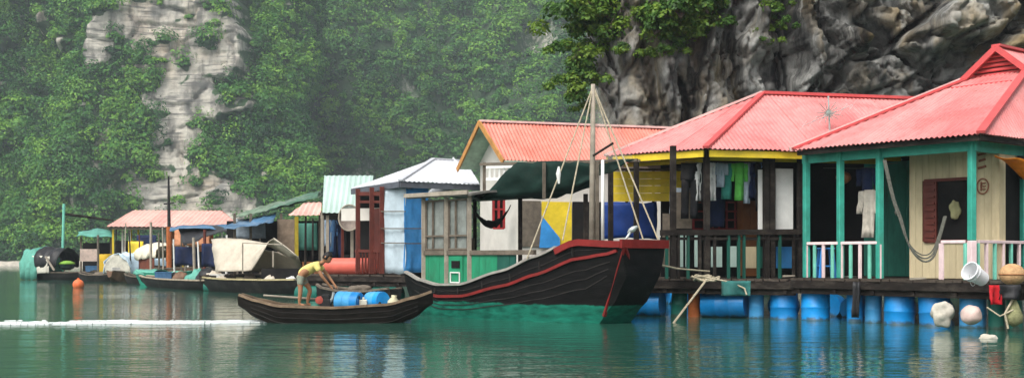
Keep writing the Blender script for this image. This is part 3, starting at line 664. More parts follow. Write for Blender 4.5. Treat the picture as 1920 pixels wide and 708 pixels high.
# ================================================================== HOUSE B: hip roof, yellow fascia, open veranda hung with washing
vB = nrm2((0.971, 0.239)); uB = nrm2((-0.742, 0.670)); ECx = Vector((4.21, 25.5, 0)); EZB = 3.70
def H(px, py, back): return pl(px, py, ECx + Vector((-vB[1], vB[0], 0)) * back, vB)
hB_ = thing('floating_house', 'open fronted floating house with red hip roof, yellow fascia and black posts', 'house', ECx + Vector((1.5, 2.2, DECK - .03)))
b0 = Vector((ECx.x, ECx.y, EZB)); bL = Vector((2.15, 27.36, EZB)); r0 = Vector((6.09, 28.5, 5.30)); r1 = r0 + Vector((vB[0], vB[1], 0)) * 4.4
b1 = b0 + Vector((vB[0], vB[1], 0)) * 7.6; bLL = Vector((3.9, 31.6, EZB)); b2 = b1 + Vector((-0.3, 6.0, 0))
roofB = B('roof', YELLOW, hB_, lambda b: (b.bar(b0 + Vector((.1, .12, -.10)), b1 + Vector((0, .12, -.10)), 0.04, 0.15), b.bar(b0 + Vector((-.02, .16, -.10)), bL + Vector((.06, .04, -.10)), 0.04, 0.15), b.bar(b0 + Vector((.1, .6, -.16)), b1 + Vector((0, .6, -.16)), 0.06, 0.1), b.bar(b0 + Vector((.05, .75, -.2)), bL + Vector((.5, .25, -.2)), 0.05, 0.09)))
sheet_face(roofB, [b0, b1, r1, r0], b0, b1, ROOFRED)
sheet_face(roofB, [bL, b0, r0], bL, b0, ROOFRED)
sheet_face(roofB, [bLL, bL, r0], bLL, bL, ROOFRED)
sheet_face(roofB, [bLL, b2, r1, r0], bLL, b2, ROOFRED)
B('ridge_cap', CAPRED, roofB, lambda b: (b.bar(r0 + Vector((0, 0, .03)), r1 + Vector((0, 0, .03)), 0.2, 0.07), b.bar(b0 + Vector((0, 0, .03)), r0 + Vector((0, 0, .04)), 0.14, 0.05)))
B('verge_board', PINKTRIM, roofB, lambda b: b.bar(bL + Vector((0, 0, .02)), r0 + Vector((-.03, 0, .05)), 0.08, 0.05))
B('rafter', DARKWOOD, roofB, lambda b: [b.bar(b0.lerp(b1, f) + Vector((0, .1, -.04)), r0.lerp(r1, f) + Vector((0, 0, -.08)), 0.05, 0.07) for f in (0.05, .2, .35, .5, .65, .8)])
def colB(px, back, py0=285, w=0.11, py1=520, m=DARKWOOD):
    p = H(px, py0, back); B('post', m, hB_, lambda b: b.bar((p.x, p.y, DECK - .03), (p.x, p.y, EZB - 0.05 + back * .35), w))
for px, bk in ((1262, 0.35), (1325, 0.35), (1447, 0.40), (1436, 0.40), (1500, .4)): colB(px, bk)
for px, Y in ((1145, 27.3), (1193, 26.9), (1262, 28.9)):
    p = W(px, 300, Y); B('post', DARKWOOD, hB_, lambda b: b.bar((p.x, p.y, DECK - .03), (p.x, p.y, EZB - .02), 0.10))
def span_bar(px0, py0, px1, py1, bk, w, h, name, m, parent=hB_):
    return B(name, m, parent, lambda b: b.bar(H(px0, py0, bk), H(px1, py1, bk), w, h))
rail = span_bar(1238, 436, 1512, 434, 0.30, 0.06, 0.12, 'veranda_rail', DARKWOOD)
span_bar(1238, 447, 1512, 447, 0.34, 0.05, 0.06, 'lower_rail', DARKWOOD)
for px in (1250, 1272, 1290, 1312, 1340, 1366, 1385, 1395, 1422, 1440, 1462, 1488):
    p, q = H(px, 440, 0.33), H(px, 505, 0.33); B('baluster', DARKGREEN if px % 4 else DARKWOOD, rail, lambda b: b.bar(p, (q.x, q.y, DECK - .03), 0.07, 0.05))
backB = 3.2
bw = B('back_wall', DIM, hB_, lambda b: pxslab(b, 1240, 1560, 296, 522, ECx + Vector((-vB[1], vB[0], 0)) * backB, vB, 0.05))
for i, (px0, px1, py0, py1, m_, nm) in enumerate(((1455, 1487, 316, 430, WHITEPAINT, 'door_panel'), (1422, 1440, 318, 432, WHITEPAINT, 'door_panel'), (1334, 1354, 462, 500, SHEETMINT, 'wall_panel'), (1365, 1381, 461, 500, SHEETMINT, 'wall_panel'), (1398, 1418, 462, 502, CREAM, 'wall_panel'), (1424, 1450, 462, 502, DARKGREEN, 'wall_panel'), (1456, 1486, 462, 502, BLUETARP, 'wall_panel'), (1272, 1281, 440, 500, SHEETMINT, 'wall_panel'), (1286, 1290, 440, 500, SHEETMINT, 'wall_panel'), (1303, 1308, 440, 500, SHEETMINT, 'wall_panel'), (1243, 1257, 400, 500, OLDWOOD, 'wall_panel'), (1262, 1297, 360, 428, OLDWOOD, 'wall_panel'))):
    B(nm, m_, hB_, lambda b: pxslab(b, px0, px1, py0, py1, ECx + Vector((-vB[1], vB[0], 0)) * (0.6 if m_ is WHITEPAINT else 1.1 if py0 < 400 else 1.0), vB, 0.03))
# lattice window and brown cupboard
P0B = ECx + Vector((-vB[1], vB[0], 0)) * 2.3
lat = B('lattice_window', DIM, hB_, lambda b: pxslab(b, 1300, 1392, 378, 430, P0B, vB, 0.03))
def lattice(b):
    for px in (1300, 1320, 1336, 1348, 1362, 1378, 1392): b.bar(pl(px, 378, P0B, vB) - Vector((0, .03, 0)), pl(px, 430, P0B, vB) - Vector((0, .03, 0)), 0.04)
    for py in (379, 396, 412, 429): b.bar(pl(1300, py, P0B, vB) - Vector((0, .03, 0)), pl(1392, py, P0B, vB) - Vector((0, .03, 0)), 0.04)
B('frame', mat('red_lattice_paint', (0.22, 0.03, 0.03), 0.5), lat, lattice)
# yellow boarded screen with blue sheet under it
ysc = B('screen', OLDWOOD, hB_, lambda b: b.bar(W(1142, 318, 28.1), W(1290, 318, 27.9), 0.06))
for i, (y0, y1) in enumerate(((321, 334.5), (335, 347.5), (348, 361.5), (362, 377))):
    B('board', YELLOW, ysc, lambda b: slab(b, W(1148 - i * 1.5, 0, 28.0), W(1288 - i * 2.5, 0, 27.8), zat(y1, 27.9), zat(y0, 27.9), 0.03))
B('screen_frame', DARKWOOD, ysc, lambda b: (b.bar(W(1175, 316, 28.06), W(1175, 380, 28.06), 0.05), b.bar(W(1225, 316, 28.03), W(1225, 380, 28.03), 0.05)))
def wavy(p00, p10, p01, p11, nu=14, nv=8, amp=0.05, seed=0, sag=0.0):
    """cloth between four corners (p00-p10 upper edge)"""
    rows = []
    for i in range(nv + 1):
        r = []
        for j in range(nu + 1):
            f, g = i / nv, j / nu; p = Vector(p00).lerp(p10, g).lerp(Vector(p01).lerp(p11, g), f)
            nz_ = noise.noise_vector(Vector((g * 4 + seed, f * 3, seed * 1.7)))
            r.append(p + nz_ * amp + Vector((0, 0, -sag * 4 * g * (1 - g))))
        rows.append(r)
    return rows
B('tarpaulin', DEEPBLUE, hB_, lambda b: b.grid(wavy(W(1128, 379, 29.0), W(1232, 379, 28.8), W(1128, 446, 29.0), W(1232, 446, 28.8), seed=2), 0.012), smooth=True)
# washing on the veranda
WL = 0.75
line = B('washing_line', GREYROPE, None, lambda b: b.tube([H(1285 + i * 16, 303 + 3 * math.sin(i / 10 * math.pi), WL) for i in range(11)], 0.006, 5))
tag(line, 'washing line strung under the yellow fascia', 'washing line')
BLACKC = mat('black_cloth', (0.012, 0.012, 0.014), 0.9); WHITEC = mat('white_cloth', (0.72, 0.72, 0.70), 0.85, transl=0.15); TEALC = mat('teal_cloth', (0.03, 0.20, 0.16), 0.85)
LIMEC = mat('leaf_green_cloth', (0.10, 0.42, 0.07), 0.85); NAVYC = mat('navy_cloth', (0.015, 0.025, 0.07), 0.9); GREYC = mat('grey_blue_cloth', (0.30, 0.36, 0.42), 0.85); BLUEC = mat('washed_blue_cloth', (0.10, 0.22, 0.42), 0.85)
for i, (px, w, h, m_, nm, lb, sh) in enumerate((
        (1294, 0.42, 1.25, BLACKC, 'trousers', 'black trousers hanging beside the yellow boards', 'trousers'),
        (1308, 0.20, 0.85, WHITEC, 'towel', 'white towel hanging next to black trousers', 'towel'),
        (1322, 0.34, 0.9, BLACKC, 'shirt', 'black shirt hanging between two white towels', 'shirt'),
        (1336, 0.13, 0.85, WHITEC, 'towel', 'narrow white towel hanging between black shirt and grey shirt', 'towel'),
        (1350, 0.30, 0.55, GREYC, 'shirt', 'small pale grey shirt hanging left of the teal cloth', 'shirt'),
        (1362, 0.26, 0.82, TEALC, 'towel', 'teal cloth hanging left of the leaf green shirt', 'towel'),
        (1387, 0.34, 0.85, LIMEC, 'shirt', 'leaf green shirt, brightest on the washing line', 'shirt'),
        (1401, 0.16, 0.92, GREYC, 'towel', 'grey blue cloth hanging right of the green shirt', 'towel'),
        (1412, 0.22, 0.80, NAVYC, 'trousers', 'navy shorts hanging near the end of the washing line', 'trousers'),
        (1423, 0.20, 1.10, BLACKC, 'trousers', 'long black trousers in front of the white door panel', 'trousers'),
        (1431, 0.12, 0.5, BLUEC, 'towel', 'small washed blue cloth at the end of the washing line', 'towel'))):
    garment(nm, lb, {'towel': 'cloth'}.get(nm, nm), H(px, 305, WL + 0.02 * (i % 3)), w, h, m_, vB, 'washing on the veranda', sh, i)
cup = thing('cupboard', 'brown wooden cupboard behind the hanging washing', 'cupboard', pl(1404, 430, P0B, vB))
cz = zat(430, 28.2)
B('carcass', BROWNBOARD, cup, lambda b: pxslab(b, 1392, 1421, 376, 431, P0B - Vector((0, .35, 0)), vB, 0.3))
for a_, c_ in ((1393, 1406), (1407.5, 1420)): B('door', BROWNBOARD, cup, lambda b: pxslab(b, a_, c_, 379, 429, P0B - Vector((0, .37, 0)), vB, 0.015))
B('foot', BROWNBOARD, cup, lambda b: pxslab(b, 1393, 1420, 431.5, 517, P0B - Vector((0, .33, 0)), vB, 0.25))

# ================================================================== HOUSE C: gabled house behind the junk
uC = nrm2((-0.42, 0.90)); vC = nrm2((0.95, 0.30)); CC = Vector((-0.23, 33.0, 0))
def Cc(a, b_, z): return Vector((CC.x + uC[0] * a + vC[0] * b_, CC.y + uC[1] * a + vC[1] * b_, z))
hC_ = thing('floating_house', 'white walled floating house with orange red gable roof behind the junk', 'house', Cc(1.6, 2.5, 0.85))
zE, zR = 4.07, 5.32; LC = 7.2
roofC = B('roof', DARKWOOD, hC_, lambda b: (b.bar(Cc(1.65, 0, zR - .07), Cc(1.65, LC, zR - .07), .08), b.bar(Cc(.25, .1, zE + .1), Cc(.25, LC, zE + .1), .08)))
sheet_face(roofC, [Cc(0, 0, zE), Cc(0, LC, zE), Cc(1.65, LC, zR), Cc(1.65, 0, zR)], Cc(0, 0, zE), Cc(0, LC, zE), ROOFORANGE)
sheet_face(roofC, [Cc(3.3, 0, zE), Cc(3.3, LC, zE), Cc(1.65, LC, zR), Cc(1.65, 0, zR)], Cc(3.3, 0, zE), Cc(3.3, LC, zE), ROOFORANGE)
B('ridge_cap', PINKTRIM, roofC, lambda b: b.bar(Cc(1.65, -.03, zR + .03), Cc(1.65, LC, zR + .03), .18, .06))
OCHREWOOD = mat('ochre_barge_paint', (0.50, 0.24, 0.07), 0.6, 0.2)
for a_ in (-0.05, 3.35): B('barge_board', OCHREWOOD, roofC, lambda b: b.bar(Cc(a_, -.04, zE - .05), Cc(1.65, -.04, zR - .02), .04, .15))
B('soffit', mat('pale_green_soffit', (0.42, 0.55, 0.42), .6), roofC, lambda b: (b.add([Cc(3.3, .02, zE - .03), Cc(3.3, .7, zE - .03), Cc(1.65, .7, zR - .06), Cc(1.65, .02, zR - .06)], [(0, 1, 2, 3)]), b.add([Cc(0, .02, zE - .03), Cc(0, .7, zE - .03), Cc(1.65, .7, zR - .06), Cc(1.65, .02, zR - .06)], [(0, 1, 2, 3)])))
def wallC(b):
    b.prism([Cc(.3, .55, .9), Cc(3.0, .55, .9), Cc(3.0, .55, zE + .17), Cc(1.65, .55, zR - .12), Cc(.3, .55, zE + .17)], Vector((vC[0], vC[1], 0)) * .08)
    slab(b, Cc(.3, .64, 0), Cc(.3, LC - .4, 0), .9, zE + .1, .08)
WHITEWALL = mat('white_washed_wall', (0.62, 0.59, 0.53), 0.8, 0.12, 2, 0.1, grime=0.14, grime_col=(0.42, 0.36, 0.28))
wC = B('wall', WHITEWALL, hC_, wallC)
P0C = Cc(.27, 0, 0)
wn = B('window', DIM, hC_, lambda b: pxslab(b, 925, 945, 372, 428, Cc(.3, 0, 0) - Vector((.0, .03, 0)), vC, 0.02))
def wnf(b):
    q = Cc(.3, 0, 0) - Vector((0, .06, 0))
    for px in (925, 935, 945): b.bar(pl(px, 372, q, vC), pl(px, 428, q, vC), .06)
    for py in (372, 392, 428): b.bar(pl(925, py, q, vC), pl(945, py, q, vC), .05)
B('frame', mat('red_window_paint', (0.35, 0.03, 0.03), 0.5), wn, wnf)
B('wall_panel', OLDWOOD, hC_, lambda b: pxslab(b, 972, 1014, 376, 462, Cc(.3, 0, 0) - Vector((0, .05, 0)), vC, 0.03))
ypan = B('wall_panel', YELLOW, hC_, lambda b: pxslab(b, 1016, 1072, 378, 462, Cc(.3, 0, 0) - Vector((0, .07, 0)), vC, 0.03), label='yellow painted panel')
q_ = Cc(.3, 0, 0) - Vector((0, .12, 0))
B('tarpaulin', BLUETARP, hC_, lambda b: b.prism([pl(1016, 404, q_, vC), pl(1050, 446, q_, vC), pl(1050, 464, q_, vC), pl(1011, 464, q_, vC)], (0, .02, 0)))
B('wall_panel', DIM, hC_, lambda b: pxslab(b, 1074, 1130, 378, 462, Cc(.3, 0, 0) - Vector((0, .06, 0)), vC, 0.03))  # panel added in the shade colour to darken this stretch behind the junk
deck('floating_deck', 'deck under the white walled gable house', (Cc(-.5, .2, 0), Cc(-.5, LC, 0)), uC, 4.0, z=0.85)

# ================================================================== HOUSE D: white hip roof, tarpaulin walls, dark red porch
dC = Vector((-3.31, 34.7, 3.60)); dL = Vector((-5.33, 38.6, 3.60)); dR = Vector((-1.0, 36.3, 3.60)); rD0 = Vector((-2.68, 40.0, 4.68)); rD1 = Vector((-1.6, 40.8, 4.68))
hD_ = thing('floating_house', 'floating house with white grey hip roof and blue and white tarpaulin walls', 'house', (-3.0, 37.0, 0.85))
roofD = B('roof', mat('dark_grey_fascia', (.10, .11, .13), .5), hD_, lambda b: (b.bar(dC + Vector((0, .06, -.1)), dR + Vector((0, .06, -.1)), .05, .17), b.bar(dC + Vector((-.02, .08, -.1)), dL + Vector((.05, 0, -.1)), .05, .17)))
sheet_face(roofD, [dC, dR, rD1, rD0], dC, dR, ROOFWHITE, pitch=.16)
sheet_face(roofD, [dL, dC, rD0], dL, dC, ROOFWHITE, pitch=.16)
dB = Vector((-3.2, 43.0, 3.6)); sheet_face(roofD, [dB, dL, rD0], dB, dL, ROOFWHITE, pitch=.16); sheet_face(roofD, [dR, dB, rD0, rD1], dR, dB, ROOFWHITE, pitch=.16)
B('ridge_cap', ROOFWHITE, roofD, lambda b: (b.bar(rD0 + Vector((0, 0, .03)), rD1 + Vector((0, 0, .03)), .18, .05), b.bar(dC + Vector((0, 0, .03)), rD0 + Vector((0, 0, .04)), .14, .04)))
def tarpwall(px0, px1, py0, py1, Y0, Y1, m_, seed, nm='tarpaulin'):
    return B(nm, m_, hD_, lambda b: b.grid(wavy(W(px0, py0, Y0), W(px1, py0, Y1), W(px0, py1, Y0), W(px1, py1, Y1), 16, 12, .06, seed), .012), smooth=True)
PALEWHITE = mat('white_plastic_sheet', (0.46, 0.55, 0.60), 0.5, 0.2, 2, 0.2, grime=0.22, grime_col=(0.35, 0.42, 0.46), bscale=8)
tarpwall(716, 760, 352, 512, 35.9, 35.1, PALEWHITE, 5); tarpwall(758, 802, 352, 512, 35.08, 35.8, BLUETARP, 9)
B('batten', OLDWOOD, hD_, lambda b: [b.bar(W(714, y, 35.75), W(760, y, 34.95), .03) for y in (396, 428, 455)] + [b.bar(W(760, y, 34.95), W(800, y, 35.6), .03) for y in (428, 456)])
for px, Y in ((671, 36.9), (697, 36.2), (716, 35.8)): B('post', REDWOOD, hD_, lambda b: b.bar((W(px, 0, Y).x, Y, .85), (W(px, 0, Y).x, Y, 3.5), .13))
B('porch_beam', REDWOOD, hD_, lambda b: (b.bar(W(668, 363, 37.0), W(718, 363, 35.75), .06, .12), b.bar(W(668, 378, 37.0), W(718, 378, 35.75), .05, .08)))
pr = B('porch_rail', REDWOOD, hD_, lambda b: b.bar(W(667, 470, 37.0), W(718, 470, 35.75), .07, .09))
for i in range(9):
    p = W(668, 472, 36.98).lerp(W(716, 472, 35.8), i / 8); B('baluster', REDWOOD, pr, lambda b: b.bar(p, (p.x, p.y, .86), .05))
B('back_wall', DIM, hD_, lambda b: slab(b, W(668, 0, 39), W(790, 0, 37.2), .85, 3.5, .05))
B('wall_panel', WHITEWALL, hD_, lambda b: slab(b, W(640, 0, 38.6), W(722, 0, 38.0), 2.55, 2.95, .04))
B('shutter', REDWOOD, hD_, lambda b: slab(b, W(699, 0, 37.4), W(716, 0, 37.0), .9, 2.9, .05))
deck('floating_deck', 'timber deck under the tarpaulin walled house', ((-6.6, 37.2), (-0.9, 33.9)), (0.3, 0.95), 5.0, z=0.82)

# ================================================================== HOUSE E: shed with mint sheet front
hE_ = thing('floating_shed', 'dark shed with steep pale mint sheet roof and hanging clothes', 'shed', (-6.3, 41.5, .8))
e_a, e_b, e_c, e_d = W(604, 398, 40.0), W(692, 398, 40.0), W(700, 329, 41.2), W(608, 329, 41.2)
rfE = B('roof', DARKWOOD, hE_, lambda b: b.bar(e_a + Vector((0, .1, -.05)), e_b + Vector((0, .1, -.05)), .07))
sheet_face(rfE, [e_a, e_b, e_c, e_d], e_a, e_b, SHEETMINT, pitch=.18)
sheet_face(rfE, [W(609, 331, 41.25), W(699, 331, 41.25), W(699, 392, 43.6), W(609, 392, 43.6)], W(609, 392, 43.6), W(699, 392, 43.6), SHEETMINT, pitch=.18)
for px in (604, 614, 642, 660): B('post', PALEWOOD if px != 642 else REDWOOD, hE_, lambda b: b.bar((W(px, 0, 40.2).x, 40.2, .8), (W(px, 0, 40.2).x, 40.2, 2.95), .09))
B('back_wall', DIM, hE_, lambda b: slab(b, W(600, 0, 43.2), W(705, 0, 43.2), .8, 3.0, .05))
deck('floating_deck', 'small deck in front of the mint roofed shed', ((-6.9, 39.2), (-4.6, 38.9)), (.1, 1), 4.2, z=.8)
for i, (px, w, h, m_, nm, lb, sh) in enumerate(((622, .35, 1.1, BLUEC, 'shirt', 'blue shirt hanging in the mint roofed shed', 'shirt'), (632, .4, 1.3, NAVYC, 'trousers', 'navy trousers hanging in the mint roofed shed', 'trousers'), (649, .3, 1.2, BLACKC, 'towel', 'black cloth hanging behind the round net', 'towel'), (615, .25, .9, GREYC, 'towel', 'grey cloth beside the shed post', 'towel'))):
    garment(nm, lb, {'towel': 'cloth'}.get(nm, nm), W(px, 412, 40.6), w, h, m_, (1, 0), 'clothes in the shed', sh, i + 30)

# ================================================================== HOUSE F: lean-to with patched tarpaulin roof
hF_ = thing('lean_to_shack', 'ramshackle shack under a sloping patched green tarpaulin roof', 'shack', (-10.2, 48.5, .7))
rows = [[W(px, py, Y) for px, py, Y in r] for r in ([(452, 400, 50), (500, 386, 50), (550, 372, 50), (602, 358, 50)], [(440, 408, 47.6), (490, 398, 47.6), (545, 386, 47.6), (600, 369, 47.6)])]
def fine(rows, nu, nv, amp, seed):
    out = []
    for i in range(nv + 1):
        f = i / nv; r = []
        for j in range(nu + 1):
            g = j / nu * (len(rows[0]) - 1); k = min(int(g), len(rows[0]) - 2); p = rows[0][k].lerp(rows[0][k + 1], g - k).lerp(rows[-1][k].lerp(rows[-1][k + 1], g - k), f)
            r.append(p + noise.noise_vector(Vector((j * .6, i * .6, seed))) * amp)
        out.append(r)
    return out
PATCH = mat('patched_roofing_felt', (0.14, 0.20, 0.14), 0.8, 0.6, 2.2, .3, grime=.4, grime_col=(0.45, 0.42, 0.36))
rfF = B('roof', PATCH, hF_, lambda b: b.grid(fine(rows, 26, 6, .09, 3), .03), smooth=True)
B('tarpaulin', mat('dull_green_sheet', (.07, .15, .10), .7, .5, 2, .3, grime=.4, grime_col=(.4, .4, .36)), rfF, lambda b: b.grid([[p + Vector((0, -.03, .07)) for p in r] for r in fine([[W(520, 384, 49.2), W(600, 361, 49.2)], [W(500, 398, 47.4), W(596, 372, 47.4)]], 14, 5, .09, 8)], .015), smooth=True)
B('tarpaulin', mat('dull_blue_sheet', (.06, .14, .24), .6, .4, 2, .3, grime=.3, grime_col=(.35, .38, .4)), rfF, lambda b: b.grid(fine([[W(432, 420, 48), W(480, 408, 48), W(520, 400, 48)], [W(420, 430, 46.6), W(470, 424, 46.6), W(510, 418, 46.6)]], 14, 5, .09, 12), .015), smooth=True)
sheet_face(rfF, [W(540, 403, 46.2), W(602, 403, 46.2), W(603, 378, 47.5), W(572, 380, 47.5)], W(540, 403, 46.2), W(602, 403, 46.2), ROOFPINK, pitch=.2)
B('post', mat('mustard_paint', (.42, .32, .03), .6), hF_, lambda b: b.bar((W(556, 0, 47.2).x, 47.2, .6), (W(556, 0, 47.2).x, 47.2, 3.0), .30, .12), label='wide mustard yellow post')
for px in (600, 470, 440, 527): B('post', OLDWOOD, hF_, lambda b: b.bar((W(px, 0, 47.6).x, 47.6, .6), (W(px, 0, 47.6).x, 47.6, zat(400, 47.6)), .10))
B('wall', mat('brown_grey_boards', (.20, .15, .11), .8, .3), hF_, lambda b: slab(b, W(520, 0, 47.5), W(552, 0, 47.5), .7, 2.9, .04))
B('back_wall', DIM, hF_, lambda b: slab(b, W(425, 0, 49.5), W(604, 0, 49.5), .7, 2.9, .05))
deck('floating_deck', 'old deck under the ramshackle patched shack', ((-12.6, 47.8), (-7.2, 46.9)), (0.1, 1), 3.2, z=.68)

# ================================================================== HOUSE G: far pavilion with bleached roof
hG_ = thing('floating_pavilion', 'far open pavilion with bleached pink hip roof on thin white poles', 'house', (-22.5, 80, .6))
g_a, g_b, g_c, g_d = W(200, 424, 76), W(452, 426, 76), W(415, 394, 80), W(250, 395, 80)
rfG = B('roof', OLDWOOD, hG_, lambda b: (b.bar(g_a + Vector((.3, .2, -.1)), g_b + Vector((-.3, .2, -.1)), .14, .18)))
sheet_face(rfG, [g_a, g_b, g_c, g_d], g_a, g_b, ROOFPINK, pitch=.3, amp=.03, width=1.2)
g_e = W(205, 0, 84); g_e.z = g_a.z; sheet_face(rfG, [g_e, g_a, g_d], g_e, g_a, ROOFPINK, pitch=.3, amp=.03, width=1.2)
g_f = W(455, 0, 84); g_f.z = g_a.z; sheet_face(rfG, [g_b, g_f, g_c], g_b, g_f, ROOFPINK, pitch=.3, amp=.03, width=1.2); sheet_face(rfG, [g_f, g_e, g_d, g_c], g_f, g_e, ROOFPINK, pitch=.3, amp=.03, width=1.2)
for i, px in enumerate((212, 222, 231, 243, 252, 268, 283, 302, 330, 352, 380, 405, 430)):
    B('pole', WHITEPAINT if i % 2 else YELLOW, hG_, lambda b: b.bar((W(px, 0, 76.6).x, 76.6 + (i % 3) * .8, .6), (W(px, 0, 76.6).x, 76.6 + (i % 3) * .8, g_a.z + .1), .12))
ORANGEC = mat('orange_cloth', (.62, .20, .06), .7, .2, transl=.2)
B('wall', ORANGEC, hG_, lambda b: slab(b, W(322, 0, 79), W(400, 0, 79), 1.8, 3.1, .05)); B('back_wall', DIM, hG_, lambda b: slab(b, W(215, 0, 83), W(440, 0, 83), .6, 2.6, .05))
deck('floating_deck', 'far deck under the pink roofed pavilion', ((-27.0, 75.6), (-17.0, 75.6)), (0, 1), 9, z=.6, plank=.4)
# ================================================================== boats
def lerp_table(tab, s):
    if s <= tab[0][0]: return tab[0][1]
    for (a, x), (b, y) in zip(tab, tab[1:]):
        if s <= b:
            f = (s - a) / (b - a); return x + (y - x) * (f * f * (3 - 2 * f) * 0.5 + f * 0.5)
    return tab[-1][1]
class Boat:
    """hull frame: s runs from the bow aft, t to the far side, z up"""
    def __init__(s, origin, aft, gun, half, bot, hbot, L):
        s.o = Vector((origin[0], origin[1], 0)); d = nrm2(aft); s.a = Vector((d[0], d[1], 0)); s.b = Vector((-d[1], d[0], 0))
        if s.b.y < 0: s.b = -s.b
        s.gun, s.half, s.bot, s.hbot, s.L = gun, half, bot, hbot, L
    def p(s, x, t, z): return s.o + s.a * x + s.b * t + Vector((0, 0, z))
    def section(s, x, inset=0.0, up=0.0):
        g, h, bz, hb = (lerp_table(k, x) for k in (s.gun, s.half, s.bot, s.hbot)); h -= inset; hb = max(0.02, hb - inset); bz += inset + up
        pts = []
        for t in np.linspace(0, 1, 7):                                 # near side, gunwale to chine, slightly bellied
            w = h + (hb - h) * t ** 1.6; pts.append((-w, g + (bz - g) * t))
        for t in np.linspace(0.25, 0.75, 3): pts.append((-hb + 2 * hb * t, bz - 0.02))
        for t in np.linspace(1, 0, 7):
            w = h + (hb - h) * t ** 1.6; pts.append((w, g + (bz - g) * t))
        return [s.p(x, t, z) for t, z in pts]
    def side(s, x, f, off=0.0, far=False):
        g, h, bz, hb = (lerp_table(k, x) for k in (s.gun, s.half, s.bot, s.hbot)); w = h + (hb - h) * f ** 1.6 + off
        return s.p(x, w if far else -w, g + (bz - g) * f)
    def hull(s, b, n=30, thick=0.05, rake=None):
        """rake(x,z) shifts a point along the axis, for leaning ends"""
        xs = [s.L * i / n for i in range(n + 1)]; rows = [s.section(x) for x in xs]; inn = [s.section(min(max(x, thick), s.L - thick), thick) for x in xs]
        if rake:
            for r, x in zip(rows, xs): r[:] = [p + s.a * rake(x, p.z) for p in r]
            for r, x in zip(inn, xs): r[:] = [p + s.a * rake(x, p.z) for p in r]
        m = len(rows[0]); o = len(b.v); b.v += [p for r in rows for p in r]; o2 = len(b.v); b.v += [p for r in inn for p in r]
        for i in range(n):
            for j in range(m - 1):
                b.f.append((o + i * m + j, o + i * m + j + 1, o + (i + 1) * m + j + 1, o + (i + 1) * m + j)); b.f.append((o2 + i * m + j, o2 + (i + 1) * m + j, o2 + (i + 1) * m + j + 1, o2 + i * m + j + 1))
            for j in (0, m - 1): b.f.append((o + i * m + j, o + (i + 1) * m + j, o2 + (i + 1) * m + j, o2 + i * m + j))
        for i in (0, n):
            b.f.append(tuple(o + i * m + j for j in range(m))); b.f.append(tuple(o2 + i * m + j for j in range(m)))
            b.f.append((o + i * m, o + i * m + m - 1, o2 + i * m + m - 1, o2 + i * m))
        return b
    def line(s, b, f, x0, x1, w, h, off=0.02, n=16, far=False, rake=None, dz=0.0):
        pts = []
        for i in range(n + 1):
            x = x0 + (x1 - x0) * i / n; ff = f(i / n) if callable(f) else f; q = s.side(x, ff, off, far) + Vector((0, 0, dz))
            if rake: q = q + s.a * rake(x, q.z)
            pts.append(q)
        o = len(b.v)
        for i, q in enumerate(pts):
            d = (pts[min(i + 1, n)] - pts[max(i - 1, 0)]).normalized(); nn = s.b * (1 if far else -1); z = d.cross(nn).normalized()
            if z.z < 0: z = -z
            b.v += [q - nn * w / 2 - z * h / 2, q + nn * w / 2 - z * h / 2, q + nn * w / 2 + z * h / 2, q - nn * w / 2 + z * h / 2]
        for i in range(n):
            for k in range(4): b.f.append((o + i * 4 + k, o + i * 4 + (k + 1) % 4, o + (i + 1) * 4 + (k + 1) % 4, o + (i + 1) * 4 + k))
        b.f.append((o, o + 1, o + 2, o + 3)); b.f.append((o + 4 * n, o + 4 * n + 1, o + 4 * n + 2, o + 4 * n + 3))

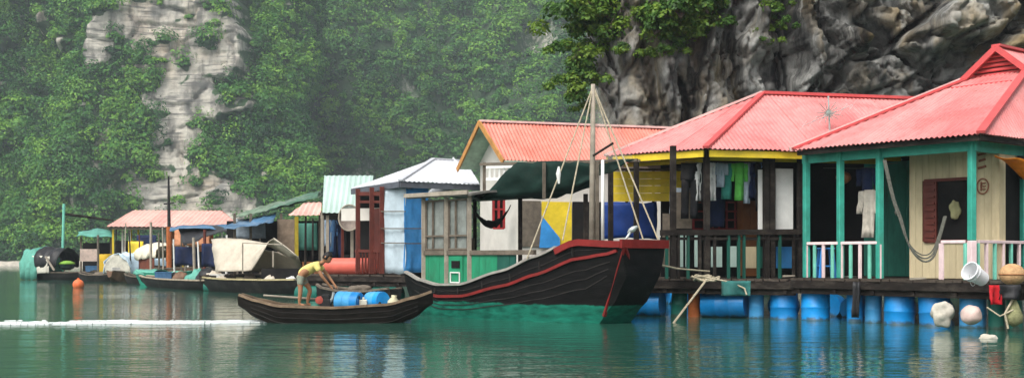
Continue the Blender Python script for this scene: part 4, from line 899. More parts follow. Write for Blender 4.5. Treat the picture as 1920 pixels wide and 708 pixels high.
def hull_paint(name, top, bottom, level, rough=0.55, scum=(0.10, 0.13, 0.09)):
    """tarred topsides over a painted bottom, ragged edge along the boot line"""
    m, t, b = new_mat(name); N = t.nodes; L = t.links; tc = N.new('ShaderNodeTexCoord'); sp = N.new('ShaderNodeSeparateXYZ'); L.new(tc.outputs['Object'], sp.inputs[0])
    nz = N.new('ShaderNodeTexNoise'); nz.inputs['Scale'].default_value = 4; nz.inputs['Detail'].default_value = 6; L.new(tc.outputs['Object'], nz.inputs['Vector'])
    ma = N.new('ShaderNodeMath'); ma.operation = 'MULTIPLY_ADD'; L.new(nz.outputs['Fac'], ma.inputs[0]); ma.inputs[1].default_value = -0.12; L.new(sp.outputs['Z'], ma.inputs[2])
    mr = N.new('ShaderNodeMapRange'); mr.inputs['From Min'].default_value = level - 0.075; mr.inputs['From Max'].default_value = level - 0.045; L.new(ma.outputs[0], mr.inputs['Value'])
    def var(c, v):
        n = N.new('ShaderNodeTexNoise'); n.inputs['Scale'].default_value = 3.0; n.inputs['Detail'].default_value = 8; mp = N.new('ShaderNodeMapping'); mp.inputs['Scale'].default_value = (1, 1, 3); L.new(tc.outputs['Object'], mp.inputs['Vector']); L.new(mp.outputs[0], n.inputs['Vector'])
        r = N.new('ShaderNodeValToRGB'); r.color_ramp.elements[0].position = .3; r.color_ramp.elements[1].position = .72
        r.color_ramp.elements[0].color = tuple(k * (1 - v) for k in c) + (1,); r.color_ramp.elements[1].color = tuple(k * (1 + v) for k in c) + (1,); e = r.color_ramp.elements.new(.80); e.color = tuple(k * 1.8 + .028 for k in c) + (1,); L.new(n.outputs['Fac'], r.inputs[0]); return r.outputs[0]
    mx = N.new('ShaderNodeMix'); mx.data_type = 'RGBA'; L.new(mr.outputs['Result'], mx.inputs['Factor']); L.new(var(bottom, .5), mx.inputs['A']); L.new(var(top, .5), mx.inputs['B'])
    L.new(mx.outputs['Result'], b.inputs['Base Color']); b.inputs['Roughness'].default_value = rough; b.inputs['Specular IOR Level'].default_value = 0.16
    bp = N.new('ShaderNodeBump'); bp.inputs['Strength'].default_value = .35; bp.inputs['Distance'].default_value = .02; n3 = N.new('ShaderNodeTexNoise'); n3.inputs['Scale'].default_value = 14; n3.inputs['Detail'].default_value = 5
    mp3 = N.new('ShaderNodeMapping'); mp3.inputs['Scale'].default_value = (.6, .6, 5); L.new(tc.outputs['Object'], mp3.inputs['Vector']); L.new(mp3.outputs[0], n3.inputs['Vector']); L.new(n3.outputs['Fac'], bp.inputs['Height']); L.new(bp.outputs[0], b.inputs['Normal'])
    return m

# ------------------------------------------------------------------ the black junk
S0 = Vector((2.14, 23.0, 0)); AFT = (-0.7071, 0.7071)
jo = S0 + Vector((0.7071, 0.7071, 0)) * 0.70
J = Boat(jo, AFT, [(0, 1.62), (1.0, 1.70), (2.0, 1.32), (2.9, 1.02), (4.2, .72), (5.0, .70), (5.8, .80), (6.5, .98)], [(0, .70), (1.0, .90), (2.2, 1.06), (3.5, 1.14), (5, 1.08), (6.5, .80)], [(0, .95), (.35, .40), (.9, -.15), (2, -.25), (5, -.25), (6.0, -.05), (6.5, .25)], [(0, .52), (.9, .50), (2.2, .85), (3.5, .95), (5, .88), (6.5, .55)], 6.5)
junk = thing('junk_boat', 'black wooden junk with red bow rail, green bottom and lattice mast', 'boat', J.p(3.2, 0, 0))
junk['label'] = 'large black wooden junk with red bow rail and sea green bottom'
RAILRED = mat('oxblood_rail_paint', (0.19, 0.016, 0.014), 0.5, 0.25, 4, .1, grime=.2)
hull = B('hull', hull_paint('tarred_black_planks', (0.007, 0.006, 0.006), (0.010, 0.15, 0.10), .36, .6), junk, lambda b: J.hull(b, 40), smooth='auto')
def bulwark(b):
    J.line(b, .03, 0, 1.5, .06, .13, .03, 8, dz=-.01); J.line(b, .03, 0, 1.5, .06, .13, .03, 8, far=True, dz=-.01)
    p, q = J.side(0, 0.03, .05), J.side(0, .03, .05, True); b.bar(p - J.a * .03, q - J.a * .03, .07, .17)
B('bow_rail', RAILRED, hull, bulwark)
B('rubbing_strake', RAILRED, hull, lambda b: J.line(b, lambda f: .20 + .05 * f, .10, 5.4, .045, .06, .02, 26))
def stem(b):
    b.tube([J.side(0, f, .02) + J.a * (-.02 + 0.0 * f) for f in (0, .4)] + [J.side(x, .9, .03) for x in (.25, .6, .9)], .045, 6)
    b.tube([J.side(0, f, .02, True) for f in (0, .4)] + [J.side(x, .9, .03, True) for x in (.25, .6)], .045, 6)
def brace(b): b.bar(J.p(-.03, -.62, 1.5), J.p(.30, .20, .62), .04, .08)
B('stem_post', RAILRED, hull, lambda b: b.bar(J.p(-.035, -.66, 1.56), J.p(.62, -.50, .16), .06, .09))
B('stem_post', RAILRED, hull, lambda b: b.bar(J.p(-.03, -.60, 1.50), J.p(.22, .12, .72), .05, .07))
SEAM = mat('caulked_plank_edge', (.024, .021, .019), .8, .5, 6, .2)
for fs in (.12, .34, .44, .54):
    B('plank_edge', SEAM, hull, lambda b: J.line(b, fs, .12 + fs * .5, 6.3 - fs * .6, .012, .016, .004, 22))
for x_ in (1.1, 1.9, 2.7, 3.5, 4.3, 5.1): B('frame_bolt', SEAM, hull, lambda b: b.bar(J.side(x_, .06, .012), J.side(x_, .18, .012), .03, .03))
B('gunwale', mat('pale_gunwale_wood', (.30, .28, .25), .7, .25), hull, lambda b: J.line(b, 0, 1.5, 6.45, .10, .05, 0, 24, dz=.03))
B('gunwale', OLDWOOD, hull, lambda b: J.line(b, 0, 1.5, 6.45, .10, .05, 0, 24, far=True, dz=.03))
B('deck', OLDWOOD, junk, lambda b: b.grid([[J.p(x, t * lerp_table(J.half, x) * .92, lerp_table(J.gun, x) - .25) for t in (-1, -.5, 0, .5, 1)] for x in np.linspace(.1, 6.3, 16)], .03))
# cabin: green boards below, windows above
CH = .80; cs0, cs1, cs2 = 2.25, 4.26, 5.82
cab = thing('x', 'x', 'x'); bpy.data.objects.remove(cab)
GREENBOARD = mat('bright_green_boards', (.02, .24, .12), .55, .25, 4, .1, grime=.2, stretch=(1, 1, .4))
cwall = B('cabin_wall', OLDWOOD, junk, lambda b: b.bar(J.p(cs0, -CH, 1.44), J.p(cs2, -CH, 1.44), .09, .10))
z_lo = .62
nb = 19
for i in range(nb):
    x0_, x1_ = cs0 + .0 + (cs2 - cs0) * i / nb, cs0 + (cs2 - cs0) * (i + 1) / nb
    if x1_ < 3.0: continue
    boards(cwall, J.p(x0_, -CH, 0), J.p(x1_, -CH, 0), z_lo, 1.39, GREENBOARD if x0_ > 3.35 else DARKGREEN, 1, out=(-J.b.x, -J.b.y))
boards(cwall, J.p(cs2, -CH, 0), J.p(cs2, CH, 0), z_lo, 1.39, GREENBOARD, 8, out=(J.a.x, J.a.y))
for x in (cs1 - .02, 5.0, cs2 - .03): B('post', PALEWOOD, junk, lambda b: b.bar(J.p(x, -CH - .02, z_lo), J.p(x, -CH - .02, 2.72), .08))
for x in (cs0, cs1, cs2 - .03): B('post', DARKWOOD, junk, lambda b: b.bar(J.p(x, CH, z_lo), J.p(x, CH, 2.72), .08))
for x0_, x1_ in ((cs1 + .06, 4.94), (5.08, cs2 - .1)):
    w_ = B('window', GLASS, junk, lambda b: slab(b, J.p(x0_, -CH + .03, 0), J.p(x1_, -CH + .03, 0), 1.52, 2.62, .015))
    def fr(b):
        for x in (x0_, (x0_ + x1_) / 2 + .08, x1_): b.bar(J.p(x, -CH, 1.5), J.p(x, -CH, 2.64), .04)
        for z in (1.52, 1.82, 2.62): b.bar(J.p(x0_, -CH, z), J.p(x1_, -CH, z), .04)
    B('frame', OLDWOOD, w_, fr)
B('bulkhead', OLDWOOD, junk, lambda b: b.box8([J.p(cs2 - .06, -CH + .05, 1.45), J.p(cs2 - .02, -CH + .05, 1.45), J.p(cs2 - .02, CH, 1.45), J.p(cs2 - .06, CH, 1.45), J.p(cs2 - .06, -CH + .05, 1.8), J.p(cs2 - .02, -CH + .05, 1.8), J.p(cs2 - .02, CH, 1.8), J.p(cs2 - .06, CH, 1.8)]))
ROOFFELT = mat('grey_cabin_roof', (.20, .19, .17), .8, .3)
B('cabin_roof', ROOFFELT, junk, lambda b: b.grid([[J.p(x, t, 2.74 + .10 * (1 - (t / .95) ** 2)) for t in np.linspace(-.98, .98, 9)] for x in (4.0, 4.6, 5.2, 5.7, 6.2)], .05))
B('roof_edge', PALEWOOD, junk, lambda b: b.bar(J.p(4.1, -1.0, 2.76), J.p(6.25, -1.0, 2.76), .05, .09))
hb = B('hatch', GREENBOARD, junk, lambda b: slab(b, J.p(4.45, -CH - .03, 0), J.p(4.9, -CH - .03, 0), .66, 1.36, .02))
B('hatch_frame', WHITEPAINT, hb, lambda b: [b.bar(J.p(a_, -CH - .06, z0), J.p(c_, -CH - .06, z1), .02, .025) for a_, c_, z0, z1 in ((4.52, 4.82, .78, .78), (4.52, 4.82, 1.0, 1.0), (4.52, 4.52, .78, 1.0), (4.82, 4.82, .78, 1.0))])
B('hatch_vent', DIM, hb, lambda b: slab(b, J.p(4.53, -CH - .05, 0), J.p(4.8, -CH - .05, 0), 1.1, 1.26, .01))
# forward awning frame and sagging dark green canvas
def fpost(px, Y, py0, py1, w, m_, nm='awning_post'): B(nm, m_, junk, lambda b: b.bar(W(px, py1, Y), W(px, py0, Y), w))
for px, Y, py1 in ((908, 26.4, 372), (1120, 24.5, 450), (1192, 25.8, 450), (1020, 25.6, 372)): fpost(px, Y, 304, py1, .06, OLDWOOD if px != 1192 else DARKWOOD)
B('awning_spar', OLDWOOD, junk, lambda b: (b.bar(W(900, 308, 26.4), W(1195, 300, 24.9), .06), b.bar(W(960, 306, 27.4), W(1200, 301, 26.0), .05)))
can = [[W(965, 306, 26.0), W(1030, 305, 25.6), W(1100, 304, 25.2), W(1195, 300, 24.9)], [W(900, 372, 26.3), W(985, 366, 26.0), W(1070, 352, 25.5), W(1120, 332, 25.1)], [W(880, 368, 27.5), W(985, 372, 27.2), W(1050, 370, 26.8), W(1100, 352, 26.4)]]
def cloth(rows, nu, nv, amp, seed):
    out = []
    def at(r, g):
        g = g * (len(r) - 1); k = min(int(g), len(r) - 2); return r[k].lerp(r[k + 1], g - k)
    for i in range(nv + 1):
        f = i / nv * (len(rows) - 1); k = min(int(f), len(rows) - 2); out.append([at(rows[k], j / nu).lerp(at(rows[k + 1], j / nu), f - k) + noise.noise_vector(Vector((j * .45, i * .45, seed))) * amp for j in range(nu + 1)])
    return out
B('awning', GREENTARP, junk, lambda b: b.grid(cloth(can, 22, 14, .07, 4), .015), smooth=True)
# white slatted rack under the awning
rk = B('rack', WHITEPAINT, junk, lambda b: (b.bar(W(912, 314, 26.3), W(975, 312, 26.0), .05), b.bar(W(912, 336, 26.3), W(985, 334, 25.95), .06)))
for i in range(6): B('slat', WHITEPAINT, rk, lambda b: b.bar(W(918 + i * 9, 314, 26.27 - i * .03), W(918 + i * 9, 336, 26.27 - i * .03), .07, .03))
B('hanging_pole', WHITEPAINT, junk, lambda b: b.tube([W(975, 330, 26), W(995, 326, 25.9), W(1000, 306, 25.9)], .03, 6))
# mast, spreaders, stays
MB_, MT_ = W(1110, 448, 24.6), W(1112, 158, 24.6)
mast = B('mast', PALEWOOD, junk, lambda b: b.tube([MB_ - Vector((0, 0, .5)), MB_.lerp(MT_, .5), MT_], .075, 10, .045), smooth=True)
mast2 = B('mast_strut', WHITEPAINT, junk, lambda b: b.tube([W(1130, 450, 24.4), W(1130, 300, 24.5)], .035, 8), smooth=True)
for px, py, Y in ((988, 485, 24.2), (1055, 450, 23.9), (1238, 458, 23.9), (1208, 455, 24.2)):
    B('stay', ROPE, mast, lambda b: b.tube([W(1112, 162, 24.6), W(px, py, Y)], .017, 6))
B('boom', DARKWOOD, mast, lambda b: b.tube([W(1112, 292, 24.5), W(1150, 268, 24.3)], .025, 6))
B('block', WHITEPAINT, mast, lambda b: b.tube([W(1048, 312, 24.2), W(1047, 326, 24.2), W(1048, 344, 24.2)], [.02, .05, .02], 8))
# anchor fluke on the bow
anc = B('anchor', STEEL, junk, lambda b: (b.tube([J.p(.1, -.55, 1.58), J.p(.02, -.5, 1.72), J.p(-.03, -.42, 1.86)], .025, 8)), smooth=True)
B('fluke', STEEL, anc, lambda b: b.lathe(J.p(-.04, -.40, 1.88), (.6, -.1, .4), [(.01, -.12), (.055, -.05), (.06, .02), (.02, .12)], 10), smooth=True)
# fine net hanging from the masthead
def net(b):
    rows = []
    for i in range(11):
        f = i / 10; r = []
        for j in range(13):
            a = j / 12 * math.pi * 1.5; rad = .06 + .36 * f ** .7; c = W(1118, 165, 24.9).lerp(W(1150, 300, 24.9), f); r.append(c + Vector((math.cos(a) * rad * (1 + .15 * math.sin(5 * a)), math.sin(a) * rad, 0.04 * math.sin(4 * a))))
        rows.append(r)
    b.grid(rows)
nt_ = B('fishing_net', mat('fine_pale_net', (.62, .58, .50), .9, .2, alpha=.20), None, net, smooth=True); tag(nt_, 'thin pale net hanging from the masthead of the junk', 'net')
# hammock slung in the open cabin
def hammock(b):
    rows = []
    for i in range(15):
        f = i / 14; px = 884 + 74 * f; py = 385 + (150 * f * (1 - f)) * (1.15) ; c = W(px, py + (14 * (1 - f) if f < .5 else 0) * 0, 26.9); w = .03 + .30 * math.sin(f * math.pi) ** 1.3
        rows.append([c + Vector((0, t * w * .8, abs(t) * w * .5 + .04 * noise.noise(Vector((i * .7, t * 3, 1))))) for t in np.linspace(-1, 1, 7)])
    b.grid(rows, .012)
hm = B('hammock', BLACKC, None, hammock, smooth=True); tag(hm, 'dark cloth hammock slung across the open side of the junk', 'hammock')

# ------------------------------------------------------------------ the rowed sampan with boy
sa = nrm2((-1.0, -0.03))
so = W(812, 0, 24.2)
SP = Boat((so.x, so.y, 0), sa, [(0, .62), (.35, .50), (.9, .36), (2.0, .30), (3.1, .33), (3.6, .44), (3.98, .56)], [(0, .10), (.4, .30), (1.0, .48), (2, .52), (3, .44), (3.6, .28), (3.98, .14)], [(0, .40), (.4, .10), (.9, -.10), (2, -.14), (3.1, -.10), (3.6, .10), (3.98, .36)], [(0, .05), (.4, .16), (1, .32), (2, .36), (3, .30), (3.6, .16), (3.98, .07)], 3.98)
samp = thing('sampan', 'narrow dark wooden sampan carrying a boy in a yellow shirt', 'boat', SP.p(2, 0, 0))
sh_ = B('hull', hull_paint('old_tarred_sampan', (.016, .012, .010), (.015, .014, .012), -.5), samp, lambda b: SP.hull(b, 30, .035), smooth='auto')
GUNW = mat('chipped_gunwale_wood', (.20, .14, .09), .75, .45, 6, .3, grime=.35)
for fs in (.25, .5, .75): B('plank_edge', SEAM, sh_, lambda b: SP.line(b, fs, .3, 3.7, .010, .014, .004, 20))
for far in (False, True): B('gunwale', GUNW, sh_, lambda b: SP.line(b, 0, .03, 3.95, .075, .05, 0, 26, far=far, dz=.02))
B('stern_deck', OLDWOOD, samp, lambda b: b.grid([[SP.p(x, t * lerp_table(SP.half, x) * .9, .315) for t in (-1, 1)] for x in np.linspace(2.3, 3.2, 5)], .03))
for x in (.75, 1.6, 2.25, 3.3): B('thwart', OLDWOOD, samp, lambda b: b.bar(SP.p(x, -lerp_table(SP.half, x) + .04, lerp_table(SP.gun, x) - .07), SP.p(x, lerp_table(SP.half, x) - .04, lerp_table(SP.gun, x) - .07), .15, .03))
B('bow_plate', DARKWOOD, samp, lambda b: b.grid([[SP.p(x, t * lerp_table(SP.half, x), lerp_table(SP.gun, x) + .015) for t in (-1, 0, 1)] for x in (3.6, 3.8, 3.97)], .03))
B('bow_plate', DARKWOOD, samp, lambda b: b.grid([[SP.p(x, t * lerp_table(SP.half, x), lerp_table(SP.gun, x) + .015) for t in (-1, 0, 1)] for x in (.02, .2, .4)], .03))
B('floor', OLDWOOD, samp, lambda b: b.grid([[SP.p(x, t * lerp_table(SP.hbot, x) * .98, .06) for t in (-1, 1)] for x in np.linspace(.9, 3.2, 6)], .02))
# drums
def drum(name, label, centre, axis, r=.29, L_=.9, m=DRUMBLUE, group=None, lid=None):
    ax = Vector(axis).normalized(); q = ax.to_track_quat('Z', 'Y').to_euler()
    t = thing(name, label, 'drum', (0, 0, 0), group=group)
    h = L_ / 2; prof = [(r * .90, -h + .01), (r * .97, -h), (r, -h + .03), (r, -h * .36), (r * 1.03, -h * .33), (r * 1.03, -h * .29), (r, -h * .26), (r, h * .26), (r * 1.03, h * .29), (r * 1.03, h * .33), (r, h * .36), (r, h - .03), (r * .97, h), (r * .90, h - .01)]
    B('body', m, t, lambda b: b.lathe((0, 0, 0), (0, 0, 1), prof, 28), smooth='auto')
    B('bung', BLACKMETAL, t, lambda b: b.lathe((r * .55, 0, h - .012), (0, 0, 1), [(.035, 0), (.035, .02), (.02, .022)], 10))
    if lid: B('lid', lid, t, lambda b: b.lathe((0, 0, h - .012), (0, 0, 1), [(r * .99, -.14), (r * 1.01, -.14), (r * 1.01, .0), (r * .9, .008)], 28), smooth='auto')
    t.location = centre; q.rotate_axis('X', .05 * math.sin(centre[0] * 7)); q.rotate_axis('Z', centre[0] * 3 % 6); t.rotation_euler = q
    return t
drum('drum', 'sky blue drum lying in the sampan behind the boy', SP.p(1.72, -.05, .42), (1, -.35, .0), .21, .50, DRUMPALE, 'drums aboard the sampan', DRUMBLUE)
drum('drum', 'sky blue drum lying nearer the sampan bow, pale end showing', SP.p(1.16, -.05, .44), (.8, -.75, .0), .19, .42, DRUMPALE, 'drums aboard the sampan', DRUMBLUE)
o = B('jerrycan', mat('cloudy_white_plastic', (.62, .60, .48), .5, .15), None, lambda b: (b.box(SP.p(1.42, -.12, .34), (.16, .14, .26)), b.tube([SP.p(1.42, -.12, .47), SP.p(1.42, -.12, .52)], .03, 8)), bevel=.012); tag(o, 'cloudy white jerrycan wedged between the two sampan drums', 'jerrycan')
o = B('bundle', mat('cream_sack', (.60, .55, .36), .85, .2), None, lambda b: b.lathe(SP.p(.82, -.1, .28), (0.1, 0, 1), [(.08, 0), (.13, .06), (.12, .16), (.05, .24), (.06, .28)], 12), smooth=True); tag(o, 'cream sack tied shut in the sampan bow', 'sack')
# small engine the boy bends over
eng = thing('engine', 'small dark boat engine at the feet of the boy', 'engine', SP.p(2.22, 0, .08))
B('block', BLACKMETAL, eng, lambda b: (b.box(SP.p(2.20, -.02, .30), (.22, .22, .36)), b.box(SP.p(2.20, -.02, .52), (.16, .18, .10))), bevel=.015)
B('exhaust', STEEL, eng, lambda b: b.tube([SP.p(2.12, -.08, .40), SP.p(2.05, -.1, .5), SP.p(2.03, -.1, .62)], .03, 8))
B('fuel_tank', mat('faded_red_tank', (.35, .07, .05), .5), eng, lambda b: b.lathe(SP.p(2.32, -.02, .46), (0, 1, 0), [(.02, -.12), (.08, -.11), (.08, .11), (.02, .12)], 12), smooth='auto')
o = B('oar', PALEWOOD, None, lambda b: (b.tube([SP.p(3.5, .12, .55), SP.p(2.3, .28, .46)], .022, 7), b.bar(SP.p(2.3, .28, .46), SP.p(1.9, .34, .43), .12, .02)), smooth=False); tag(o, 'wooden oar laid along the far side of the sampan', 'oar')
o = B('bucket', SEATARP, None, lambda b: b.lathe(SP.p(2.42, .14, .08), (0, 0, 1), [(.10, 0), (.13, .32), (.14, .33), (.13, .34), (.09, .03)], 16), smooth='auto'); tag(o, 'teal bucket standing in the sampan beside the boy', 'bucket')

# ------------------------------------------------------------------ person built as a skinned figure
def skin(name, joints, links, m, parent, sub=2, root=0):
    """continuous limb surface grown over a joint graph; joints: (point, radius)"""
    me = bpy.data.meshes.new(name); me.from_pydata([tuple(ROOT[parent.name] @ Vector(p)) for p, _ in joints], links, []); me.update()
    o = bpy.data.objects.new(name, me); COL.objects.link(o)
    o.modifiers.new('skin', 'SKIN'); sv = me.skin_vertices[0].data
    for i, (_, r) in enumerate(joints): sv[i].radius = (r, r) if not isinstance(r, tuple) else r; sv[i].use_root = (i == root)
    s = o.modifiers.new('sub', 'SUBSURF'); s.levels = sub; s.render_levels = sub
    dg = bpy.context.evaluated_depsgraph_get(); ev = o.evaluated_get(dg); fin = bpy.data.meshes.new_from_object(ev, depsgraph=dg)
    o.modifiers.clear(); o.data = fin; fin.materials.clear(); fin.materials.append(m); fin.polygons.foreach_set('use_smooth', np.ones(len(fin.polygons), dtype=bool)); fin.update()
    o.parent = parent; return o
SKIN = mat('tanned_skin', (.34, .165, .085), .55, .1, 6, .02, grime=0)
HAIR = mat('black_hair', (.012, .010, .009), .5, .3, 12, .2, grime=0)
YSHIRT = mat('pale_yellow_shirt', (.72, .60, .20), .85, .12, 8, .15, grime=.1)
SHORTS = mat('grey_green_shorts', (.24, .26, .20), .9, .15, 8, .15, grime=.1)
def boy():
    f0 = SP.p(2.66, -.05, .325)
    root = thing('person', 'person in pale yellow shirt and grey shorts bending over in the sampan', 'person', f0)
    X = lambda x, y, z: f0 + Vector((x, y, z)) * 1.06
    # x towards the bow (right), y away from the camera, z up
    hipc, chest, neck = X(-.03, .0, .60), X(.26, .0, .79), X(.36, .0, .84)
    hl, hr = X(-.05, -.085, .57), X(-.05, .085, .57)
    kl, kr = X(-.03, -.11, .31), X(.12, .12, .32); al, ar = X(-.05, -.12, .055), X(.06, .13, .055)
    sl, sr = X(.28, -.15, .80), X(.28, .15, .80); el_, er = X(.40, -.19, .58), X(.46, .15, .60); wl, wr = X(.54, -.12, .40), X(.60, .05, .42)
    J_ = [(hipc, .10), (X(.11, 0, .72), .105), (chest, .11), (neck, .045), (X(.42, 0, .885), .05),
          (hl, .075), (kl, .048), (X(-.045, -.115, .17), .042), (al, .028), (hr, .075), (kr, .048), (X(.08, .125, .17), .042), (ar, .028),
          (sl, .052), (el_, .034), (wl, .022), (sr, .052), (er, .034), (wr, .022),
          (X(.05, -.13, .02), (.03, .02)), (X(.16, .14, .02), (.03, .02)),
          (X(.57, -.11, .37), (.032, .018)), (X(.63, .05, .39), (.032, .018))]
    L_ = [(0, 1), (1, 2), (2, 3), (3, 4), (0, 5), (5, 6), (6, 7), (7, 8), (0, 9), (9, 10), (10, 11), (11, 12), (2, 13), (13, 14), (14, 15), (2, 16), (16, 17), (17, 18), (8, 19), (12, 20), (15, 21), (18, 22)]
    for h, hd in ((21, -1), (22, 1)):                                  # four fingers and a thumb on each hand, bent down round the tiller
        base = J_[h][0]
        for k in range(5):
            o1 = base + Vector((.018 if k else -.012, (k - 2) * .012 * hd if k else -.03 * hd, -.02)); o2 = o1 + Vector((.010, 0, -.030 - .004 * (2 - abs(k - 2)))); i = len(J_)
            J_.append((o1, .0085)); J_.append((o2, .0065)); L_ += [(h, i), (i, i + 1)]
    body = skin('body', J_, L_, SKIN, root)
    # head: skull and jaw, nose, ears, eyes; turned down and towards the bow
    hc = X(.475, -.01, .945); fw = Vector((.86, -.25, -.38)).normalized(); upv = Vector((.42, 0, .90)); sd_ = fw.cross(upv).normalized(); upv = sd_.cross(fw).normalized()
    def head(b):
        rows = []
        for i in range(13):
            v = -math.pi / 2 + math.pi * i / 12; r = []
            for j in range(21):
                u = 2 * math.pi * j / 20; x, y, z = math.cos(v) * math.cos(u), math.cos(v) * math.sin(u), math.sin(v)
                jaw = 1 - .28 * max(0, -z); fx = .094 * x * (1.0 if x < 0 else 1 - .1 * max(0, z)); r.append(hc + fw * (fx + (.015 if z < -.3 and x > 0 else 0)) + sd_ * (.078 * y * jaw) + upv * (.112 * z))
            rows.append(r)
        b.grid(rows)
        b.prism([hc + fw * .085 + upv * .02, hc + fw * .112 - upv * .022 , hc + fw * .085 - upv * .03 + sd_ * .014, hc + fw * .085 - upv * .03 - sd_ * .014], fw * .002)
        for s_ in (-1, 1): b.lathe(hc + sd_ * (s_ * .076) - fw * .005, sd_ * s_, [(.026, 0), (.028, .010), (.015, .012)], 8)
    hd = B('head', SKIN, root, head, smooth=True)
    for s_ in (-1, 1): B('eye', HAIR, hd, lambda b: b.lathe(hc + fw * .086 + sd_ * (s_ * .030) + upv * .008, fw, [(.012, -.004), (.008, .004), (.001, .006)], 8))
    B('mouth', mat('lip', (.28, .09, .07), .6), hd, lambda b: b.bar(hc + fw * .098 - upv * .058 - sd_ * .018, hc + fw * .098 - upv * .058 + sd_ * .018, .006, .008))
    def hair(b):
        rows = []
        for i in range(9):
            v = math.pi / 2 * (1 - i / 8 * 1.25); r = []
            for j in range(21):
                u = 2 * math.pi * j / 20; lim = v if math.cos(u) < .35 else max(v, .42)
                x, y, z = math.cos(lim) * math.cos(u), math.cos(lim) * math.sin(u), math.sin(lim); k = 1.10 + .04 * noise.noise(Vector((x * 6, y * 6, z * 6)))
                r.append(hc + fw * (.094 * x * k) + sd_ * (.078 * y * k) + upv * (.112 * z * k))
            rows.append(r)
        b.grid(rows, -.004)
    B('hair', HAIR, root, hair, smooth=True)
    skin('shirt', [(X(-.09, 0, .58), .108), (X(.08, 0, .71), .128), (chest + Vector((0, 0, .0)), .130), (X(.33, 0, .83), .075), (sl, .070), (X(.345, -.175, .68), .058), (sr, .070), (X(.375, .155, .69), .058)], [(0, 1), (1, 2), (2, 3), (2, 4), (4, 5), (2, 6), (6, 7)], YSHIRT, root)
    skin('shorts', [(X(-.02, 0, .60), .100), (hl + Vector((.01, 0, -.02)), .082), (X(-.035, -.105, .40), .066), (hr + Vector((.01, 0, -.02)), .082), (X(.06, .11, .41), .066)], [(0, 1), (1, 2), (0, 3), (3, 4)], SHORTS, root)
boy()

# ------------------------------------------------------------------ moored boats and barges further off
def skiff(name, label, bow, stern, beam, gz, m, cat='boat', rise=.25, draft=.12, group=None, gm=OLDWOOD):
    bow = Vector((bow[0], bow[1], 0)); stern = Vector((stern[0], stern[1], 0)); d = stern - bow; L_ = d.length
    k = Boat(bow, (d.x, d.y), [(0, gz + rise), (L_ * .15, gz + rise * .4), (L_ * .4, gz), (L_ * .75, gz), (L_, gz + rise * .6)], [(0, beam * .12), (L_ * .15, beam * .33), (L_ * .4, beam * .5), (L_ * .8, beam * .46), (L_, beam * .25)], [(0, gz * .6), (L_ * .12, .0), (L_ * .3, -draft), (L_ * .8, -draft), (L_, .05)], [(0, beam * .06), (L_ * .2, beam * .25), (L_ * .5, beam * .38), (L_, beam * .15)], L_)
    t = thing(name, label, cat, k.p(L_ / 2, 0, 0), group=group)
    h = B('hull', m, t, lambda b: k.hull(b, 20, .05), smooth='auto')
    for far in (False, True): B('gunwale', gm, h, lambda b: k.line(b, 0, .05, L_ - .05, .09, .06, 0, 16, far=far, dz=.02))
    B('deck', OLDWOOD, t, lambda b: b.grid([[k.p(x, q * lerp_table(k.half, x) * .85, gz - .12) for q in (-1, 1)] for x in np.linspace(L_ * .12, L_ * .92, 6)], .02))
    return t, k
def hoops(k, x0, x1, w, z0, h, n=10, jit=.05, seed=1, sag=.06, lean=0.0, taper=1.0):
    rows = []
    for i in range(n + 1):
        f = i / n; x = x0 + (x1 - x0) * f; s = 1 + (taper - 1) * f; r = []
        for j in range(15):
            a = math.pi * j / 14; t = math.cos(a) * w * s; z = z0 + math.sin(a) ** .8 * h * s - sag * math.sin(f * math.pi * 3) ** 2
            r.append(k.p(x + lean * math.sin(a), -t, z) + noise.noise_vector(Vector((i * .6, j * .5, seed))) * jit)
        rows.append(r)
    return rows
def curtain(k, x, w, z0, h, seed=0, lift=0.0):
    """cloth closing the end of a hooped canopy"""
    return [[k.p(x, -math.cos(math.pi * j / 12) * w, z0 + lift + (math.sin(math.pi * j / 12) ** .8 * h - lift) * (1 - f)) + noise.noise_vector(Vector((f * 3, j * .5, seed))) * .07 for j in range(13)] for f in (0.02, .25, .5, .75, 1)]
DARKHULL = mat('dark_tarred_hull', (.014, .013, .012), .65, .4, 4, .2, grime=.3, grime_col=(.07, .06, .05))
BROWNHULL = mat('brown_plank_hull', (.17, .10, .065), .7, .35, 4, .2, grime=.3)
GREENHULL = mat('green_plastic_hull', (.02, .30, .20), .45, .2, 4, .1, grime=.15)
# tarpaulin tunnel boat
t1, k1 = skiff('covered_boat', 'covered boat under a drooping grey green tarpaulin, farthest along the row', W(64, 0, 74), W(172, 0, 72), 1.7, .45, DARKHULL, rise=.1)
B('canopy', SEATARP, t1, lambda b: b.grid(hoops(k1, -.15, 1.3, 1.0, .15, 1.75, 10, .17, 2, .14, -.25, 1.1), .03), smooth=True)
B('canopy', BLACKTARP, t1, lambda b: b.grid(hoops(k1, 1.1, 2.9, 1.0, .85, 1.22, 10, .17, 5, .14, .1, .92), .03), smooth=True)
B('side_cloth', mat('dirty_white_sheet', (.52, .50, .42), .8, .2), t1, lambda b: b.grid(wavy(k1.p(.7, -.80, 1.5), k1.p(2.2, -.84, 1.45), k1.p(.35, -.98, .35), k1.p(2.3, -.98, .42), 10, 8, .07, 6), .02), smooth=True)
B('pole', PALEWOOD, t1, lambda b: b.bar(k1.p(2.0, -.98, 1.45), k1.p(2.75, -1.0, .6), .09))
o = thing('basket', 'green topped round basket standing on the covered boat', 'basket', k1.p(3.05, -.3, .4))
